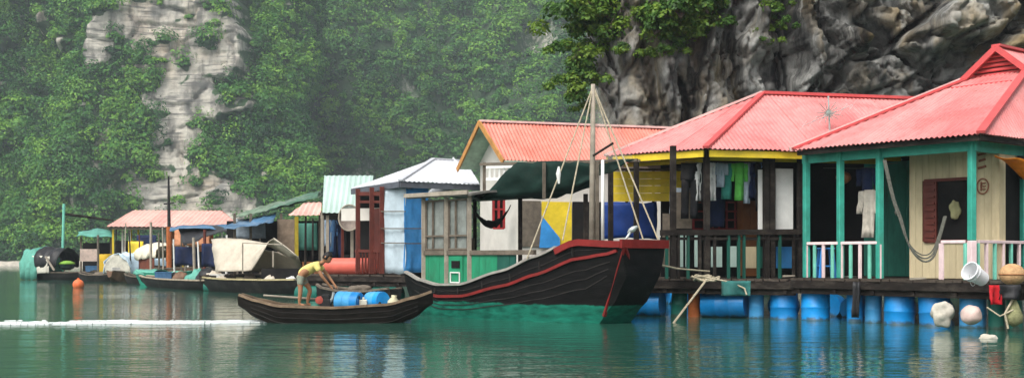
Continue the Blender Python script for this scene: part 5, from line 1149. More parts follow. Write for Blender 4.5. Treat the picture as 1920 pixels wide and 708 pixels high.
B('bowl', GREENTARP, o, lambda b: b.lathe(k1.p(3.05, -.3, .62), (0, 0, 1), [(.2, 0), (.45, .14), (.5, .34), (.47, .36)], 16), smooth='auto'); B('cover', mat('leaf_green_lid', (.22, .42, .06), .7), o, lambda b: b.lathe(k1.p(3.05, -.3, .98), (0, 0, 1), [(.5, 0), (.48, .1), (.2, .2), (.02, .22)], 16), smooth=True); B('stand', PALEWOOD, o, lambda b: [b.bar(k1.p(3.05 + dx, -.3, .33), k1.p(3.05 + dx, -.3, .66), .06) for dx in (-.2, .2)])
# green roofed hut behind it, with yellow barrel
hut = thing('raft_hut', 'small raft hut under a ragged sea green awning beside the yellow barrel', 'hut', W(185, 0, 79) + Vector((0, 0, .3)))
B('awning', SEATARP, hut, lambda b: b.grid([[Vector(p) for p in r] for r in cloth([[W(148, 436, 80.5), W(182, 430, 80.5), W(214, 434, 80.5)], [W(144, 442, 77), W(178, 444, 77), W(214, 446, 77)]], 12, 5, .16, 9)], .04), smooth=True)
for px in (152, 184, 208): B('post', OLDWOOD, hut, lambda b: b.bar((W(px, 0, 77.6).x, 77.6, .3), (W(px, 0, 77.6).x, 77.6, 2.7), .12))
B('wall', DIM, hut, lambda b: slab(b, W(155, 0, 80.3), W(212, 0, 80.3), .3, 2.4, .05))
B('lower_wall', mat('dusty_pink_boards', (.58, .45, .38), .7, .15), hut, lambda b: slab(b, W(150, 0, 76.8), W(186, 0, 76.8), 1.15, 1.95, .05))
B('raft', OLDWOOD, hut, lambda b: b.box((W(182, 0, 79).x, 78.4, .18), (3.2, 4.4, .34)))
YDRUM = mat('yellow_plastic_drum', (.66, .42, .03), .5, .15)
drum('drum', 'tall yellow barrel standing at the waterside', Vector((W(196, 0, 75.2).x, 75.4, .98)), (0, 0, 1), .46, 1.25, YDRUM)
ms_ = thing('mast_pole', 'sea green mast with a long dark boom above the covered boat', 'mast', Vector((W(118, 0, 75).x, 75, 0)))
B('pole', MINT, ms_, lambda b: b.tube([(W(116, 0, 75).x, 75, -.2), W(120, 382, 75)], .09, 8)); B('boom', DARKWOOD, ms_, lambda b: b.tube([W(122, 401, 75), W(212, 413, 77)], .10, 6, .06))
o = B('buoy', mat('orange_buoy_plastic', (.75, .17, .06), .45, .12), None, lambda b: b.lathe(Vector((W(147, 0, 53).x, 53, .14)), (0, 0, 1), [(.01, -.25)] + [(.25 * math.cos(a), .25 * math.sin(a)) for a in np.linspace(-1.3, 1.3, 9)] + [(.05, .25), (.05, .30), (.01, .31)], 18), smooth='auto'); tag(o, 'round orange buoy floating on the open water', 'buoy')
B('end_cloth', SEATARP, t1, lambda b: b.grid(curtain(k1, -.1, .98, .15, 1.7, 3), .02), smooth=True)
# pale blue covered boat
t2, k2 = skiff('covered_boat', 'brown boat under a pale blue tarpaulin beside the yellow barrel', W(205, 0, 66), W(296, 0, 71), 1.5, .5, BROWNHULL, rise=.12)
B('canopy', PALEBLUE, t2, lambda b: b.grid(hoops(k2, .7, 4.6, .85, .5, 1.1, 12, .22, 3, .22, 0, 1.12), .03), smooth=True)
B('end_cloth', MATS['dirty_white_sheet'], t2, lambda b: b.grid(curtain(k2, .75, .84, .5, 1.08, 5), .02), smooth=True)
B('canopy', BLACKTARP, t2, lambda b: b.grid(hoops(k2, 3.0, 4.9, .80, .42, .95, 5, .05, 4), .03), smooth=True)
# cream canopy boat
t3, k3 = skiff('covered_boat', 'boat with domed cream canvas canopy over rust red boards', W(284, 0, 66), W(378, 0, 60), 1.6, .8, BROWNHULL, rise=.1)
B('canopy', CREAMTARP, t3, lambda b: b.grid(hoops(k3, .1, 3.0, .95, 1.35, .78, 12, .16, 8, .10, 0, .92), .03), smooth=True)
B('end_cloth', CREAMTARP, t3, lambda b: b.grid(curtain(k3, .12, .93, 1.35, .76, 7), .02), smooth=True)
B('side_board', mat('rust_red_board', (.16, .045, .025), .7, .3), t3, lambda b: slab(b, k3.p(.6, -.85, 0), k3.p(2.8, -.85, 0), .72, 1.4, .04))
# upturned green skiff
t4, k4 = skiff('skiff', 'small bright green skiff moored before the cream canopy boat', W(258, 0, 60), W(352, 0, 57), 1.0, .62, GREENHULL, rise=.12, gm=MINT)
B('cover', SEATARP, t4, lambda b: b.grid(hoops(k4, .3, 2.2, .42, .55, .22, 6, .03, 8), .02), smooth=True)
# low barge with gear
t5, k5 = skiff('barge', 'long low dark barge piled with fishing gear', W(268, 0, 56), W(440, 0, 46.6), 1.4, .40, DARKHULL, rise=.1, gm=mat('pale_plank_edge', (.40, .33, .24), .8, .3))
# tan canvas boat
t6, k6 = skiff('covered_boat', 'dark boat beneath a broad tan canvas tent', W(385, 0, 48.2), W(572, 0, 43.2), 1.6, .50, DARKHULL, rise=.05, gm=mat('yellow_plank_edge', (.42, .36, .20), .8, .3))
def tent(b):
    rows = []
    for i in range(15):
        f = i / 14; r = []
        for j in range(17):
            a = j / 16; px = 396 + 8 * a + (552 - 396) * f
            z_top = 446 + 12 * abs(f - .25) + (30 * max(0, f - .55) / .45); low = 508 if f < .42 else 508 - 62 * min(1, (f - .42) / .25) + 34 * max(0, (f - .72) / .28)
            py = z_top + (low - z_top) * a; Y = 47.6 - 2.9 * f - 1.3 * a ** .7
            r.append(W(px, py, Y) + noise.noise_vector(Vector((i * .5, j * .5, 6))) * .06)
        rows.append(r)
    b.grid(rows, .025)
B('canvas', TANTARP, t6, tent, smooth=True)
def tent_back(b): b.grid(wavy(W(404, 448, 47.6), W(560, 480, 44.8), W(410, 508, 48.6), W(566, 508, 45.8), 12, 6, .06, 3), .02)
B('canvas', TANTARP, t6, tent_back, smooth=True)
B('frame', PALEWOOD, t6, lambda b: (b.bar(W(455, 455, 44.6), W(455, 512, 44.6), .05), b.bar(W(455, 455, 44.6), W(530, 458, 43.4), .04), b.bar(W(512, 470, 43.7), W(512, 500, 43.7), .06)))
B('bulkhead', DIM, t6, lambda b: slab(b, W(490, 0, 44.4), W(562, 0, 43.4), .45, .95, .05))
for px, py, Y, lab, m_, r_ in ((402, 508, 48, 'pale coil of net and rope heaped on the barge', TANTARP, .34), (372, 512, 49.8, 'dull green heap of netting on the barge', SEATARP, .36), (548, 500, 43.6, 'white sack lying at the end of the tan tent', WHITEC, .22), (508, 510, 44.2, 'grey heap of rope at the mouth of the tan tent', TANTARP, .24), (390, 502, 49, 'dark bundle wrapped in plastic on the barge', BLACKTARP, .4), (340, 508, 52, 'brown pile of baskets at the bow of the barge', BROWNHULL, .3)):
    c = W(px, py, Y); base = .36
    def lump(b):
        rows = []
        for i in range(9):
            v = math.pi / 2 * i / 8; rows.append([c * 0 + Vector((c.x, c.y, base)) + Vector((math.cos(v) * math.cos(u) * r_ * 1.2, math.cos(v) * math.sin(u) * r_, math.sin(v) * r_ * 1.3)) * (1 + .35 * noise.noise(Vector((math.cos(u) * 2.2 + px, math.sin(u) * 2.2, v * 2)))) for u in np.linspace(0, 2 * math.pi, 17)])
        b.grid(rows)
    o = B('bundle', m_, None, lump, smooth=True); tag(o, lab, 'bundle', 'gear heaped on the boats')
for px0, py0, px1, py1, Y, m_, lb in ((363, 445, 366, 520, 53, PALEWOOD, 'bare pole standing at the bow of the barge'), (384, 430, 384, 520, 51.5, REDWOOD, 'rust brown pole standing on the barge'), (283, 416, 283, 520, 62, PALEWOOD, 'pale pole beside the pale blue tarpaulin boat'), (184, 440, 184, 524, 72, OLDWOOD, 'thin grey pole in the water before the yellow barrel')):
    o = B('mooring_pole', m_, None, lambda b: b.tube([(W(px1, 0, Y).x, Y, -.3), W(px0, py0, Y)], .07, 7)); tag(o, lb, 'pole')
# blue-white tarpaulin and black sheet stretched over the barge
aw = thing('awning', 'blue and white tarpaulin stretched on poles above the tan tent', 'awning', W(470, 0, 51.5) + Vector((0, 0, .4)))
B('tarpaulin', PALEBLUE, aw, lambda b: b.grid(cloth([[W(430, 440, 52.5), W(480, 436, 52), W(545, 436, 51)], [W(424, 462, 50), W(480, 448, 50), W(540, 452, 49)]], 14, 6, .12, 14), .02), smooth=True)
B('tarpaulin', BLACKTARP, aw, lambda b: b.grid(cloth([[W(335, 430, 58), W(400, 424, 57), W(450, 424, 55)], [W(345, 460, 55), W(395, 440, 54), W(450, 432, 53)]], 14, 6, .12, 17), .02), smooth=True)
B('tarpaulin', MATS['dull_blue_sheet'], aw, lambda b: b.grid(cloth([[W(320, 425, 58.5), W(380, 421, 58), W(460, 420, 56)], [W(318, 433, 57), W(380, 428, 56), W(460, 430, 54)]], 14, 4, .1, 19), .02), smooth=True)
for px, Y in ((432, 51.5), (540, 50.2), (340, 57)): B('pole', OLDWOOD, aw, lambda b: b.bar((W(px, 0, Y).x, Y, .3), W(px, 438, Y), .08))
pm = thing('pole', 'tall dark iron pole rising before the pink roofed pavilion', 'pole', Vector((W(317, 0, 63).x, 63, 0)))
B('lower_pole', RUST, pm, lambda b: b.tube([(W(317, 0, 63).x, 63, -.3), W(317, 425, 63)], .15, 8)); B('upper_pole', BLACKMETAL, pm, lambda b: b.tube([W(317, 425, 63), W(316, 330, 63)], .10, 8, .05)); B('crossarm', BLACKMETAL, pm, lambda b: b.tube([W(307, 382, 63), W(326, 380, 63)], .05, 6))
# red float tank, round net, white dinghy bow in front of the porch
tk = B('float_tank', mat('salmon_red_fibreglass', (.66, .14, .10), .45, .15, 2, .05, grime=.15), None, lambda b: b.lathe(W(660, 499, 37.6), (1, -.2, 0), [(.02, -.95), (.15, -.93), (.24, -.85), (.27, -.7), (.27, .7), (.24, .85), (.15, .93), (.02, .95)], 20), smooth=True)
tag(tk, 'salmon red float tank lying before the dark red porch', 'tank')
rn = thing('round_net', 'round hoop net hung on the front of the mint shed', 'net', W(655, 432, 39.9))
hc_ = W(655, 408, 39.9)
B('hoop', PALEWOOD, rn, lambda b: b.tube([hc_ + Vector((.36 * math.cos(a), 0, .44 * math.sin(a))) for a in np.linspace(0, 2 * math.pi, 25)], .03, 6))
B('mesh', mat('grey_brown_mesh', (.34, .28, .24), .9, .3, alpha=.75), rn, lambda b: b.grid([[hc_ + Vector((.35 * r * math.cos(a), .15 * (1 - r * r), .43 * r * math.sin(a))) for a in np.linspace(0, 2 * math.pi, 25)] for r in (.02, .3, .6, .85, 1.0)]), smooth=True)

# ------------------------------------------------------------------ clutter of the crowded moorings
cl = random.Random(23)
ORD = 'first second third fourth fifth sixth seventh eighth ninth tenth eleventh twelfth thirteenth fourteenth fifteenth sixteenth seventeenth eighteenth nineteenth twentieth'.split()
PM = [PALEWOOD, OLDWOOD, DARKWOOD, WHITEPAINT, REDWOOD]
for i, (px, y0, y1, Y, w) in enumerate(((214, 430, 520, 69, .06), (232, 418, 505, 68, .05), (247, 432, 512, 67, .05), (262, 440, 510, 66, .05), (299, 436, 515, 60, .06), (307, 425, 505, 62, .05), (328, 448, 520, 57, .05), (346, 440, 515, 57, .05), (375, 452, 522, 52, .05), (412, 446, 520, 50, .05), (424, 440, 520, 49.5, .06), (446, 448, 512, 48.6, .05), (490, 430, 500, 48.5, .05), (532, 420, 500, 48, .06), (572, 405, 515, 46.5, .06), (586, 410, 515, 45.5, .05), (630, 400, 515, 41, .05))):
    lean = cl.uniform(-5, 5); m_ = PM[cl.randrange(5)]; base = Vector((W(px, 0, Y).x, Y, -.2))
    o = B('mooring_pole', m_, None, lambda b: b.tube([base, W(px + lean, y0, Y)], w, 6, w * .7))
    tag(o, 'thin bare pole, ' + ORD[i] + ' from the covered boat along the crowded moorings', 'pole', 'poles among the moored boats')
CRATEBLUE = mat('dull_blue_crate', (.06, .15, .28), .6, .3); CRATEWHITE = mat('white_fish_box', (.58, .58, .54), .7, .15)
def crate(label, c, sx, sy, sz, m_, rz, sheet=False):
    t = thing('crate', label, 'crate', c, rz)
    def wl(b):
        h = sz / 2; L = lambda x, y, z, a, d, e: b.box((x, y, z), (a, d, e))
        L(0, -sy / 2, h, sx, .03, sz); L(0, sy / 2, h, sx, .03, sz); L(-sx / 2, 0, h, .03, sy - .04, sz); L(sx / 2, 0, h, .03, sy - .04, sz); L(0, 0, .015, sx - .04, sy - .04, .03)
    sv = ROOT[t.name]; ROOT[t.name] = Matrix.Identity(4)
    B('box', m_, t, wl); B('rim', m_, t, lambda b: (b.box((0, -sy / 2 - .012, sz - .03), (sx + .06, .03, .05)), b.box((0, sy / 2 + .012, sz - .03), (sx + .06, .03, .05))))
    ROOT[t.name] = sv
for lb, px, Y, z, s_, m_, rz in (('dull blue crate at the bow of the long barge', 306, 53.2, .32, (.7, .5, .4), CRATEBLUE, .3), ('white fish box beside the dark bundle on the barge', 412, 47.9, .34, (.6, .45, .35), CRATEWHITE, -.2), ('white fish box on the brown pale blue tented boat', 222, 66.9, .42, (.7, .5, .4), CRATEWHITE, .5), ('dull blue crate on the raft before the yellow barrel', 176, 76.5, .36, (.9, .6, .5), CRATEBLUE, .1), ('rust brown crate on the old deck before the patched shack', 585, 47.4, .69, (.7, .5, .5), BROWNBOARD, .1), ('white fish box beside the salmon red float tank', 622, 39.6, .82, (.5, .4, .35), CRATEWHITE, .4)):
    crate(lb, Vector((W(px, 0, Y).x, Y, z)), *s_, m_, rz)
for i, (px, py, Y, w, h, m_, lb) in enumerate(((350, 462, 56.4, 1.1, .9, NAVYC, 'navy sheet hung beside the cream canopy boat'), (398, 456, 50.5, .9, 1.0, NAVYC, 'navy sheet hung at the mouth of the tan tent'), (470, 410, 48.3, 1.2, .8, GREYC, 'grey cloth hung under the patched roof'), (576, 418, 47.9, .8, 1.1, SEATARP, 'sea green cloth hung beside the mustard post'), (590, 430, 48.2, .7, 1.1, BLACKC, 'black cloth hung at the back of the patched shack'), (360, 428, 60, 1.8, .9, mat('faded_orange_sheet', (.60, .26, .14), .7, .2), 'faded orange sheet hung under the pink pavilion roof'), (275, 440, 71, 1.2, 1.2, NAVYC, 'navy cloth hung between the pavilion poles'), (255, 452, 70, .9, 1.1, YELLOW, 'yellow cloth hung between the pavilion poles'))):
    garment('hanging_cloth', lb, 'cloth', W(px, py, Y), w, h, m_, (1, 0), 'cloths hung about the moorings', 'towel', 60 + i, .08)
# conical straw hats and small heaps aboard
for i, (px, Y, z, m_, lb, r_) in enumerate(((362, 50.6, .34, SEATARP, 'low green heap of net at the pole on the barge', .28), (420, 47.6, .34, TANTARP, 'tan heap of rope beside the white fish box', .24), (326, 53.8, .36, BLACKTARP, 'black heap of net at the middle of the barge', .3), (468, 45.9, .42, OLDWOOD, 'brown heap of net under the tan tent', .26), (238, 67.6, .46, BLACKTARP, 'black heap of net on the brown boat', .34), (192, 73.6, .1, CREAMTARP, 'pale float heap at the foot of the yellow barrel', .3))):
    c = Vector((W(px, 0, Y).x, Y, z))
    def heap(b): b.grid([[c + Vector((math.cos(v) * math.cos(u) * r_ * 1.3, math.cos(v) * math.sin(u) * r_, math.sin(v) * r_)) * (1 + .4 * noise.noise(Vector((math.cos(u) * 2.5 + px, math.sin(u) * 2.5, v * 2.5)))) for u in np.linspace(0, 2 * math.pi, 17)] for v in np.linspace(-.2, math.pi / 2, 8)])
    o = B('bundle', m_, None, heap, smooth=True); tag(o, lb, 'bundle', 'gear heaped on the boats')
# ================================================================== drums that float the decks
def dk(px, line, inset):
    p, q, v = line; P0 = Vector(p) + Vector((v[0], v[1], 0)) * inset; d = nrm2(((q - p).x, (q - p).y)); t = hit(px, P0, d)
    return Vector((P0.x + d[0] * t, P0.y + d[1] * t, 0)), d
LA = (D0, D1, vA); LB = (D1, D2, nd2)
DR = 'blue drums floating the decks'
for px0, px1, ln, m_, lb in (
        (1176, 1240, LB, DRUMBLUE, 'blue drum under the deck just behind the bow of the junk'),
        (1258, 1288, LB, DRUMGREEN, 'dark green drum standing beside the rusty orange drum'),
        (1290, 1312, LB, RUST, 'narrow rusty orange drum under the rope tangle'),
        (1316, 1402, LB, DRUMBLUE, 'long blue drum right of the rusty orange drum'),
        (1404, 1432, LB, DRUMPALE, 'narrow paler blue drum between two long blue drums'),
        (1440, 1500, LB, DRUMBLUE, 'blue drum left of the wide dark gap under the deck'),
        (1502, 1556, LA, DRUMBLUE, 'blue drum at the wide dark gap, below the pink balustrade'),
        (1588, 1619, LA, DRUMBLUE, 'slim blue drum, first right of the dark gap'),
        (1622, 1652, LA, DRUMPALE, 'slim paler blue drum, second right of the dark gap'),
        (1657, 1716, LA, DRUMBLUE, 'upright blue drum right of the two slim drums'),
        (1721, 1786, LA, DRUMBLUE, 'blue drum behind the grey foam block'),
        (1800, 1848, LA, DRUMPALE, 'sky blue drum behind the pink white float'),
        (1854, 1884, LA, DRUMGREEN, 'green drum behind the hanging net bag'),
        (1890, 1918, LA, DRUMGREEN, 'green drum at the picture edge under the straw ball')):
    c, d = dk((px0 + px1) / 2, ln, 0.42); w = (px1 - px0) / FPX * c.y
    if w > .72: drum('drum', lb, c + Vector((0, 0, .26)), (d[0], d[1], 0), .29, min(.98, w / max(.55, abs(d[0]))), m_, DR)
    else: drum('drum', lb, c + Vector((0, 0, .12)), (.02 * math.sin(px0), .02, 1), min(.30, w / 2), .90, m_, DR)
# more drums seen at the shady back
for i, px in enumerate((1215, 1350, 1470, 1560, 1605, 1690, 1760)):
    c, d = dk(px, LB if px < 1500 else LA, 2.4); drum('drum', 'blue drum deep in the shade under the decks, ' + ORD[i] + ' from the junk', c + Vector((0, 0, .2)), (nd2[0], nd2[1], 0), .29, .9, DRUMBLUE, 'drums in the shade under the decks')
for i in range(6):
    f = i / 5; drum('drum', 'blue drum under the white gable house deck, ' + ORD[i] + ' from its gable', Cc(-.25, .5 + 6 * f, .2), (vC[0], vC[1], 0), .29, .9, DRUMBLUE, 'drums under the gable house deck')
for i in range(5):
    f = i / 4; p = Vector((-6.4, 37.35, .2)).lerp(Vector((-1.2, 34.3, .2)), f); drum('drum', 'dark green drum under the tarpaulin house deck, ' + ORD[i] + ' from the porch side', p, (.87, -.5, 0), .29, .9, DRUMGREEN, 'drums under the tarpaulin house deck')
for i in range(5):
    p = Vector((-12.1 + i * 1.1, 48.0 - i * .17, .15)); drum('drum', 'dark green drum under the patched shack deck, ' + ORD[i] + ' from the tan tent side', p, (1, -.15, 0), .29, .9, DRUMGREEN, 'drums under the shack deck')
for i in range(2): drum('drum', 'dark green drum under the mint shed deck, ' + ORD[i] + ' from the patched shack', Vector((-6.3 + i * 1.2, 39.4, .2)), (1, 0, 0), .29, .9, DRUMGREEN, 'drums under the shed deck')
for i in range(6): drum('drum', 'drum floating the far pavilion deck, ' + ORD[i] + ' from the covered boat', Vector((-26.3 + i * 1.75, 76.0, .12)), (1, 0, 0), .29, .9, DRUMGREEN, 'drums under the pavilion deck')

# ================================================================== things on and around the near deck
bk = thing('bucket', 'white plastic bucket lying tipped over on the deck edge', 'bucket', W(1830, 526, 21.3))
bc = W(1832, 516, 21.3); ax = Vector((-.80, -.42, .42)).normalized()
BUCKETW = mat('white_bucket_plastic', (.74, .75, .76), .4, .08, 4, .03, grime=.12, grime_col=(.4, .38, .34))
B('pail', BUCKETW, bk, lambda b: b.lathe(bc - ax * .17, ax, [(.01, .0), (.13, 0), (.165, .36), (.18, .362), (.18, .385), (.160, .385), (.125, .015), (.01, .012)], 24, closed=False), smooth='auto')
B('rib', BUCKETW, bk, lambda b: b.lathe(bc - ax * .17, ax, [(.158, .27), (.172, .275), (.174, .30), (.162, .305)], 24, closed=False), smooth='auto')
B('handle', STEEL, bk, lambda b: b.tube([bc + ax * .15 + Vector((.16 * math.cos(a) * .5, -.05, -.05)) + ax.cross(Vector((0, 0, 1))).normalized() * (.18 * math.cos(a)) - Vector((0, 0, .20)) * math.sin(a) for a in np.linspace(0, math.pi, 12)], .006, 5))
sb = thing('straw_ball', 'round straw coloured woven ball resting on the deck beside the white bucket', 'basket', W(1897, 530, 21.0))
WOVEN = mat('woven_straw', (.50, .30, .15), .8, .3, 10, .5, grime=.2, bscale=40)
B('shell', WOVEN, sb, lambda b: b.lathe(W(1898, 514, 21.0), (.1, 0, 1), [(.20 * math.cos(a) * 1.1 + .005, .195 * math.sin(a)) for a in np.linspace(-1.5, 1.5, 13)], 22), smooth=True)
B('band', BROWNBOARD, sb, lambda b: b.tube([W(1898, 514, 21.0) + Vector((.226 * math.cos(a), .226 * math.sin(a), .0)) for a in np.linspace(0, 2 * math.pi, 25)], .012, 5))
REDC = mat('red_cloth', (.50, .012, .02), .8, .2)
garment('cloth', 'crumpled red cloth hanging over the deck edge below the bucket', 'cloth', W(1865, 534, 20.85), .22, .34, REDC, (1, .1), None, 'towel', 3, .06)
garment('cloth', 'black plastic sheet draped over the deck edge beside the red cloth', 'cloth', W(1893, 533, 20.8), .40, .26, BLACKTARP, (1, .1), None, 'towel', 5, .06)
FOAM = mat('grubby_white_foam', (.48, .45, .38), .85, .25, 5, .4, grime=.3, grime_col=(.25, .20, .13), bscale=14)
def lumpy(name, label, cat, c, r, m_, seed, flat=(1, 1, 1), amp=.35):
    def fn(b):
        b.grid([[Vector(c) + Vector((math.cos(v) * math.cos(u) * flat[0], math.cos(v) * math.sin(u) * flat[1], math.sin(v) * flat[2])) * r * (1 + amp * noise.noise(Vector((math.cos(v) * math.cos(u) * 1.6 + seed, math.cos(v) * math.sin(u) * 1.6, math.sin(v) * 1.6)))) for u in np.linspace(0, 2 * math.pi, 25)] for v in np.linspace(-math.pi / 2, math.pi / 2, 15)])
    o = B(name, m_, None, fn, smooth=True); return tag(o, label, cat)
lumpy('foam_block', 'ragged grey white foam block hanging against the blue drum', 'float', W(1768, 588, 21.9), .21, FOAM, 14, (1.0, .7, 1.15), .42)
lumpy('float', 'pink white round float hanging under the deck below the bucket', 'float', W(1821, 590, 21.3), .19, mat('pinkish_float', (.60, .45, .40), .6, .15, 5, .2, grime=.2), 6, (1, 1, .95), .15)
lumpy('float', 'small white float bobbing in open water before the deck', 'float', W(1853, 634, 19.3), .13, FOAM, 9, (1.2, 1, .6), .3)
nb_ = thing('net_bag', 'olive net bag tied with rope under the straw ball', 'net', W(1900, 600, 20.9))
B('bag', mat('olive_netting', (.22, .22, .11), .9, .35, 12, .5), nb_, lambda b: b.lathe(W(1900, 612, 20.9), (.05, 0, 1), [(.02, 0), (.15, .08), (.16, .2), (.08, .38), (.02, .50)], 14), smooth=True)
B('tie', ROPE, nb_, lambda b: (b.tube([W(1890, 615, 20.8), W(1884, 588, 20.8), W(1900, 558, 20.85)], .02, 6), b.tube([W(1850, 575, 20.9), W(1875, 592, 20.8), W(1900, 580, 20.8)], .015, 6)))
# blue plastic stool behind the balustrade
st = thing('stool', 'tall blue plastic stool behind the pink and green balustrade', 'stool', A(3.46, .22, DECK))
STB = mat('blue_stool_plastic', (.05, .26, .66), .4, .1, 4, .03)
sc_ = A(3.46, .22, DECK)
B('seat', STB, st, lambda b: b.box(sc_ + Vector((0, 0, .62)), (.28, .28, .04), .4), bevel=.012)
for sx, sy in ((-1, -1), (1, -1), (1, 1), (-1, 1)): B('leg', STB, st, lambda b: b.bar(sc_ + Vector((sx * .17, sy * .15, 0)), sc_ + Vector((sx * .11, sy * .11, .60)), .045))
B('rung', STB, st, lambda b: (b.bar(sc_ + Vector((-.15, -.14, .25)), sc_ + Vector((.15, -.14, .25)), .03), b.bar(sc_ + Vector((-.15, .14, .25)), sc_ + Vector((.15, .14, .25)), .03), b.bar(sc_ + Vector((-.15, -.14, .25)), sc_ + Vector((-.15, .14, .25)), .03), b.bar(sc_ + Vector((.15, -.14, .25)), sc_ + Vector((.15, .14, .25)), .03)))
# clothes on the veranda of the cream house
o = B('washing_line', GREYROPE, None, lambda b: b.tube([A(1.97, .6, 3.28), A(2.9, .62, 3.22), A(3.8, .6, 3.28)], .006, 5)); tag(o, 'cord strung across the veranda of the cream house', 'washing line')
garment('shirt', 'black and blue shirt hanging beneath the green beam', 'shirt', A(2.72, .6, 3.22), .42, .75, NAVYC, uA, 'clothes on the cream house veranda', 'shirt', 41)
garment('shirt', 'pale worn shirt hanging between the green posts', 'shirt', A(2.60, .52, 2.75), .42, 1.0, mat('off_white_cloth', (.60, .55, .47), .85, transl=.1), uA, 'clothes on the cream house veranda', 'shirt', 43)
garment('towel', 'dark towel hanging beside the pale worn shirt', 'cloth', A(2.40, .6, 3.2), .26, 1.3, BLACKC, uA, 'clothes on the cream house veranda', 'towel', 44)
# orange cloth tied under the eave
oc = B('cloth', mat('orange_tarpaulin', (.80, .27, .02), .6, .12, transl=.25), None, lambda b: b.grid([[W(1864 + 62 * g * (1 + .1 * f), 290 + 12 * g + f * 40 * g + 3 * math.sin(g * 6 + f * 3), 22.3 + .5 * f + .3 * g) for g in np.linspace(0.02, 1.3, 14)] for f in np.linspace(0, 1, 7)], .01), smooth=True); tag(oc, 'orange tarpaulin corner tied under the eave beside the doorway', 'tarpaulin')
# rope swing looped from the eave
sw = thing('rope_hammock', 'slack grey rope hammock looped before the cream wall', 'hammock', W(1740, 490, 22.8))
for k in range(3):
    key = [(1658, 300), (1674, 370), (1688, 410), (1700, 445 + k * 4), (1716, 468 + k * 6), (1734, 478 + k * 6), (1750, 470 + k * 4), (1762, 440), (1772, 405)]
    P_ = [W(px + (k - 1) * 2, py, 22.95 - .1 * math.sin(i / 8 * math.pi)) for i, (px, py) in enumerate(key)]; Q_ = []
    for i in range(len(P_) - 1):
        a0, a1, a2, a3 = P_[max(i - 1, 0)], P_[i], P_[i + 1], P_[min(i + 2, len(P_) - 1)]
        Q_ += [.5 * (2 * a1 + (a2 - a0) * t + (2 * a0 - 5 * a1 + 4 * a2 - a3) * t * t + (3 * a1 - a0 - 3 * a2 + a3) * t ** 3) for t in (0, .25, .5, .75)]
    B('strand', GREYROPE, sw, lambda b: b.tube(Q_ + [P_[-1]], .013 + .004 * k, 6))
B('knot', GREYROPE, sw, lambda b: b.lathe(W(1682, 398, 22.95), (.2, 0, 1), [(.01, -.06), (.045, -.02), (.05, .02), (.01, .07)], 9), smooth=True)
# pale bundle in the dark window
lumpy('cloth_bundle', 'pale bundle of cloth hanging in the dark window of the cream house', 'bundle', pl(1790, 392, A(0, .93, 0), uA), .12, mat('olive_cloth', (.26, .25, .13), .9, .3), 21, (.9, .5, 1.35), .5)
# rope tangle and mooring lines
rt = thing('rope_tangle', 'pale tangled rope heaped on the deck edge above the rusty drum', 'rope', W(1322, 522, 25.4))
rr_ = random.Random(4)
for k in range(6):
    c0 = W(1322 + rr_.uniform(-10, 10), 519 + rr_.uniform(-2, 4), 25.35); ra_, rb_ = rr_.uniform(.10, .24), rr_.uniform(.04, .08); ph = rr_.uniform(0, 6)
    B('coil', ROPE, rt, lambda b: b.tube([c0 + Vector((ra_ * math.cos(a), rb_ * 1.2 * math.sin(a), rb_ * math.sin(a * 2 + ph) * .6)) for a in np.linspace(0, 5.9, 20)], .022, 6))
def cord(label, pts, r, m_=ROPE, cat='rope', nm='mooring_line'):
    P = []
    for i in range(len(pts) - 1):
        for t in np.linspace(0, 1, 7)[:-1 if i < len(pts) - 2 else None]: P.append(Vector(pts[i]).lerp(pts[i + 1], t))
    o = B(nm, m_, None, lambda b: b.tube(P, r, 6)); tag(o, label, cat)
cord('pale mooring rope running from the rope tangle down into the water', [W(1326, 522, 25.3), W(1262, 606, 24.0)], .024)
cord('mooring rope sagging from the junk bow to the deck', [W(1222, 492, 24.2), W(1270, 503, 24.8), W(1330, 508, 25.5)], .018)
cord('slack line lying along the deck edge right of the tangle', [W(1330, 521, 25.3), W(1370, 528, 25.15), W(1396, 540, 25.05), W(1400, 552, 25.0)], .018)
garment('cloth', 'teal netting draped over the deck edge above the long blue drum', 'netting', W(1380, 526, 25.1), .62, .32, mat('teal_netting', (.03, .14, .13), .9, .3), (.9, -.3), None, 'towel', 8, .07)
garment('cloth', 'black strip of sheet hanging from the deck below the pink balustrade', 'cloth', W(1606, 528, 23.75), .16, .72, BLACKTARP, uA, None, 'towel', 12, .05)
for px, py, Y, s_, lb in ((1722, 522, 22.3, .30, 'scrap of pale driftwood lying on the deck before the cream wall'), (1480, 517, 25.4, .26, 'pale offcut of wood lying on the deck beside the green post')):
    o = B('driftwood', PALEWOOD, None, lambda b: b.bar(W(px, py, Y) - Vector((s_ / 2, 0, 0)), W(px, py, Y) + Vector((s_ / 2, .06, .01)), .07, .04, w2=.04)); tag(o, lb, 'wood')
# television antenna on the hip roof
an = thing('antenna', 'metal television antenna with fan reflector on the red hip roof', 'antenna', W(1555, 244, 27.2))
B('pole', STEEL, an, lambda b: b.tube([W(1556, 255, 27.2), W(1553, 180, 27.2)], .022, 7))
ac = W(1553, 212, 27.15); DULLSTEEL = mat('dull_grey_green_metal', (.26, .32, .29), .55, .2, 6, .05, metallic=.3)
for k in range(15):
    a = 2 * math.pi * k / 15 + .2; d_ = Vector((math.cos(a), -.15, math.sin(a) * .9)) * (.20 + .07 * (k % 3)); B('reflector', DULLSTEEL, an, lambda b: b.tube([ac + d_ * .1, ac + d_], .013, 5, .008))
B('hub', DULLSTEEL, an, lambda b: b.lathe(ac, (0, 1, 0), [(.02, -.03), (.055, -.02), (.055, .02), (.02, .03)], 10), smooth='auto')
B('boom', STEEL, an, lambda b: b.tube([W(1505, 236, 26.8), W(1600, 196, 27.5)], .010, 5))
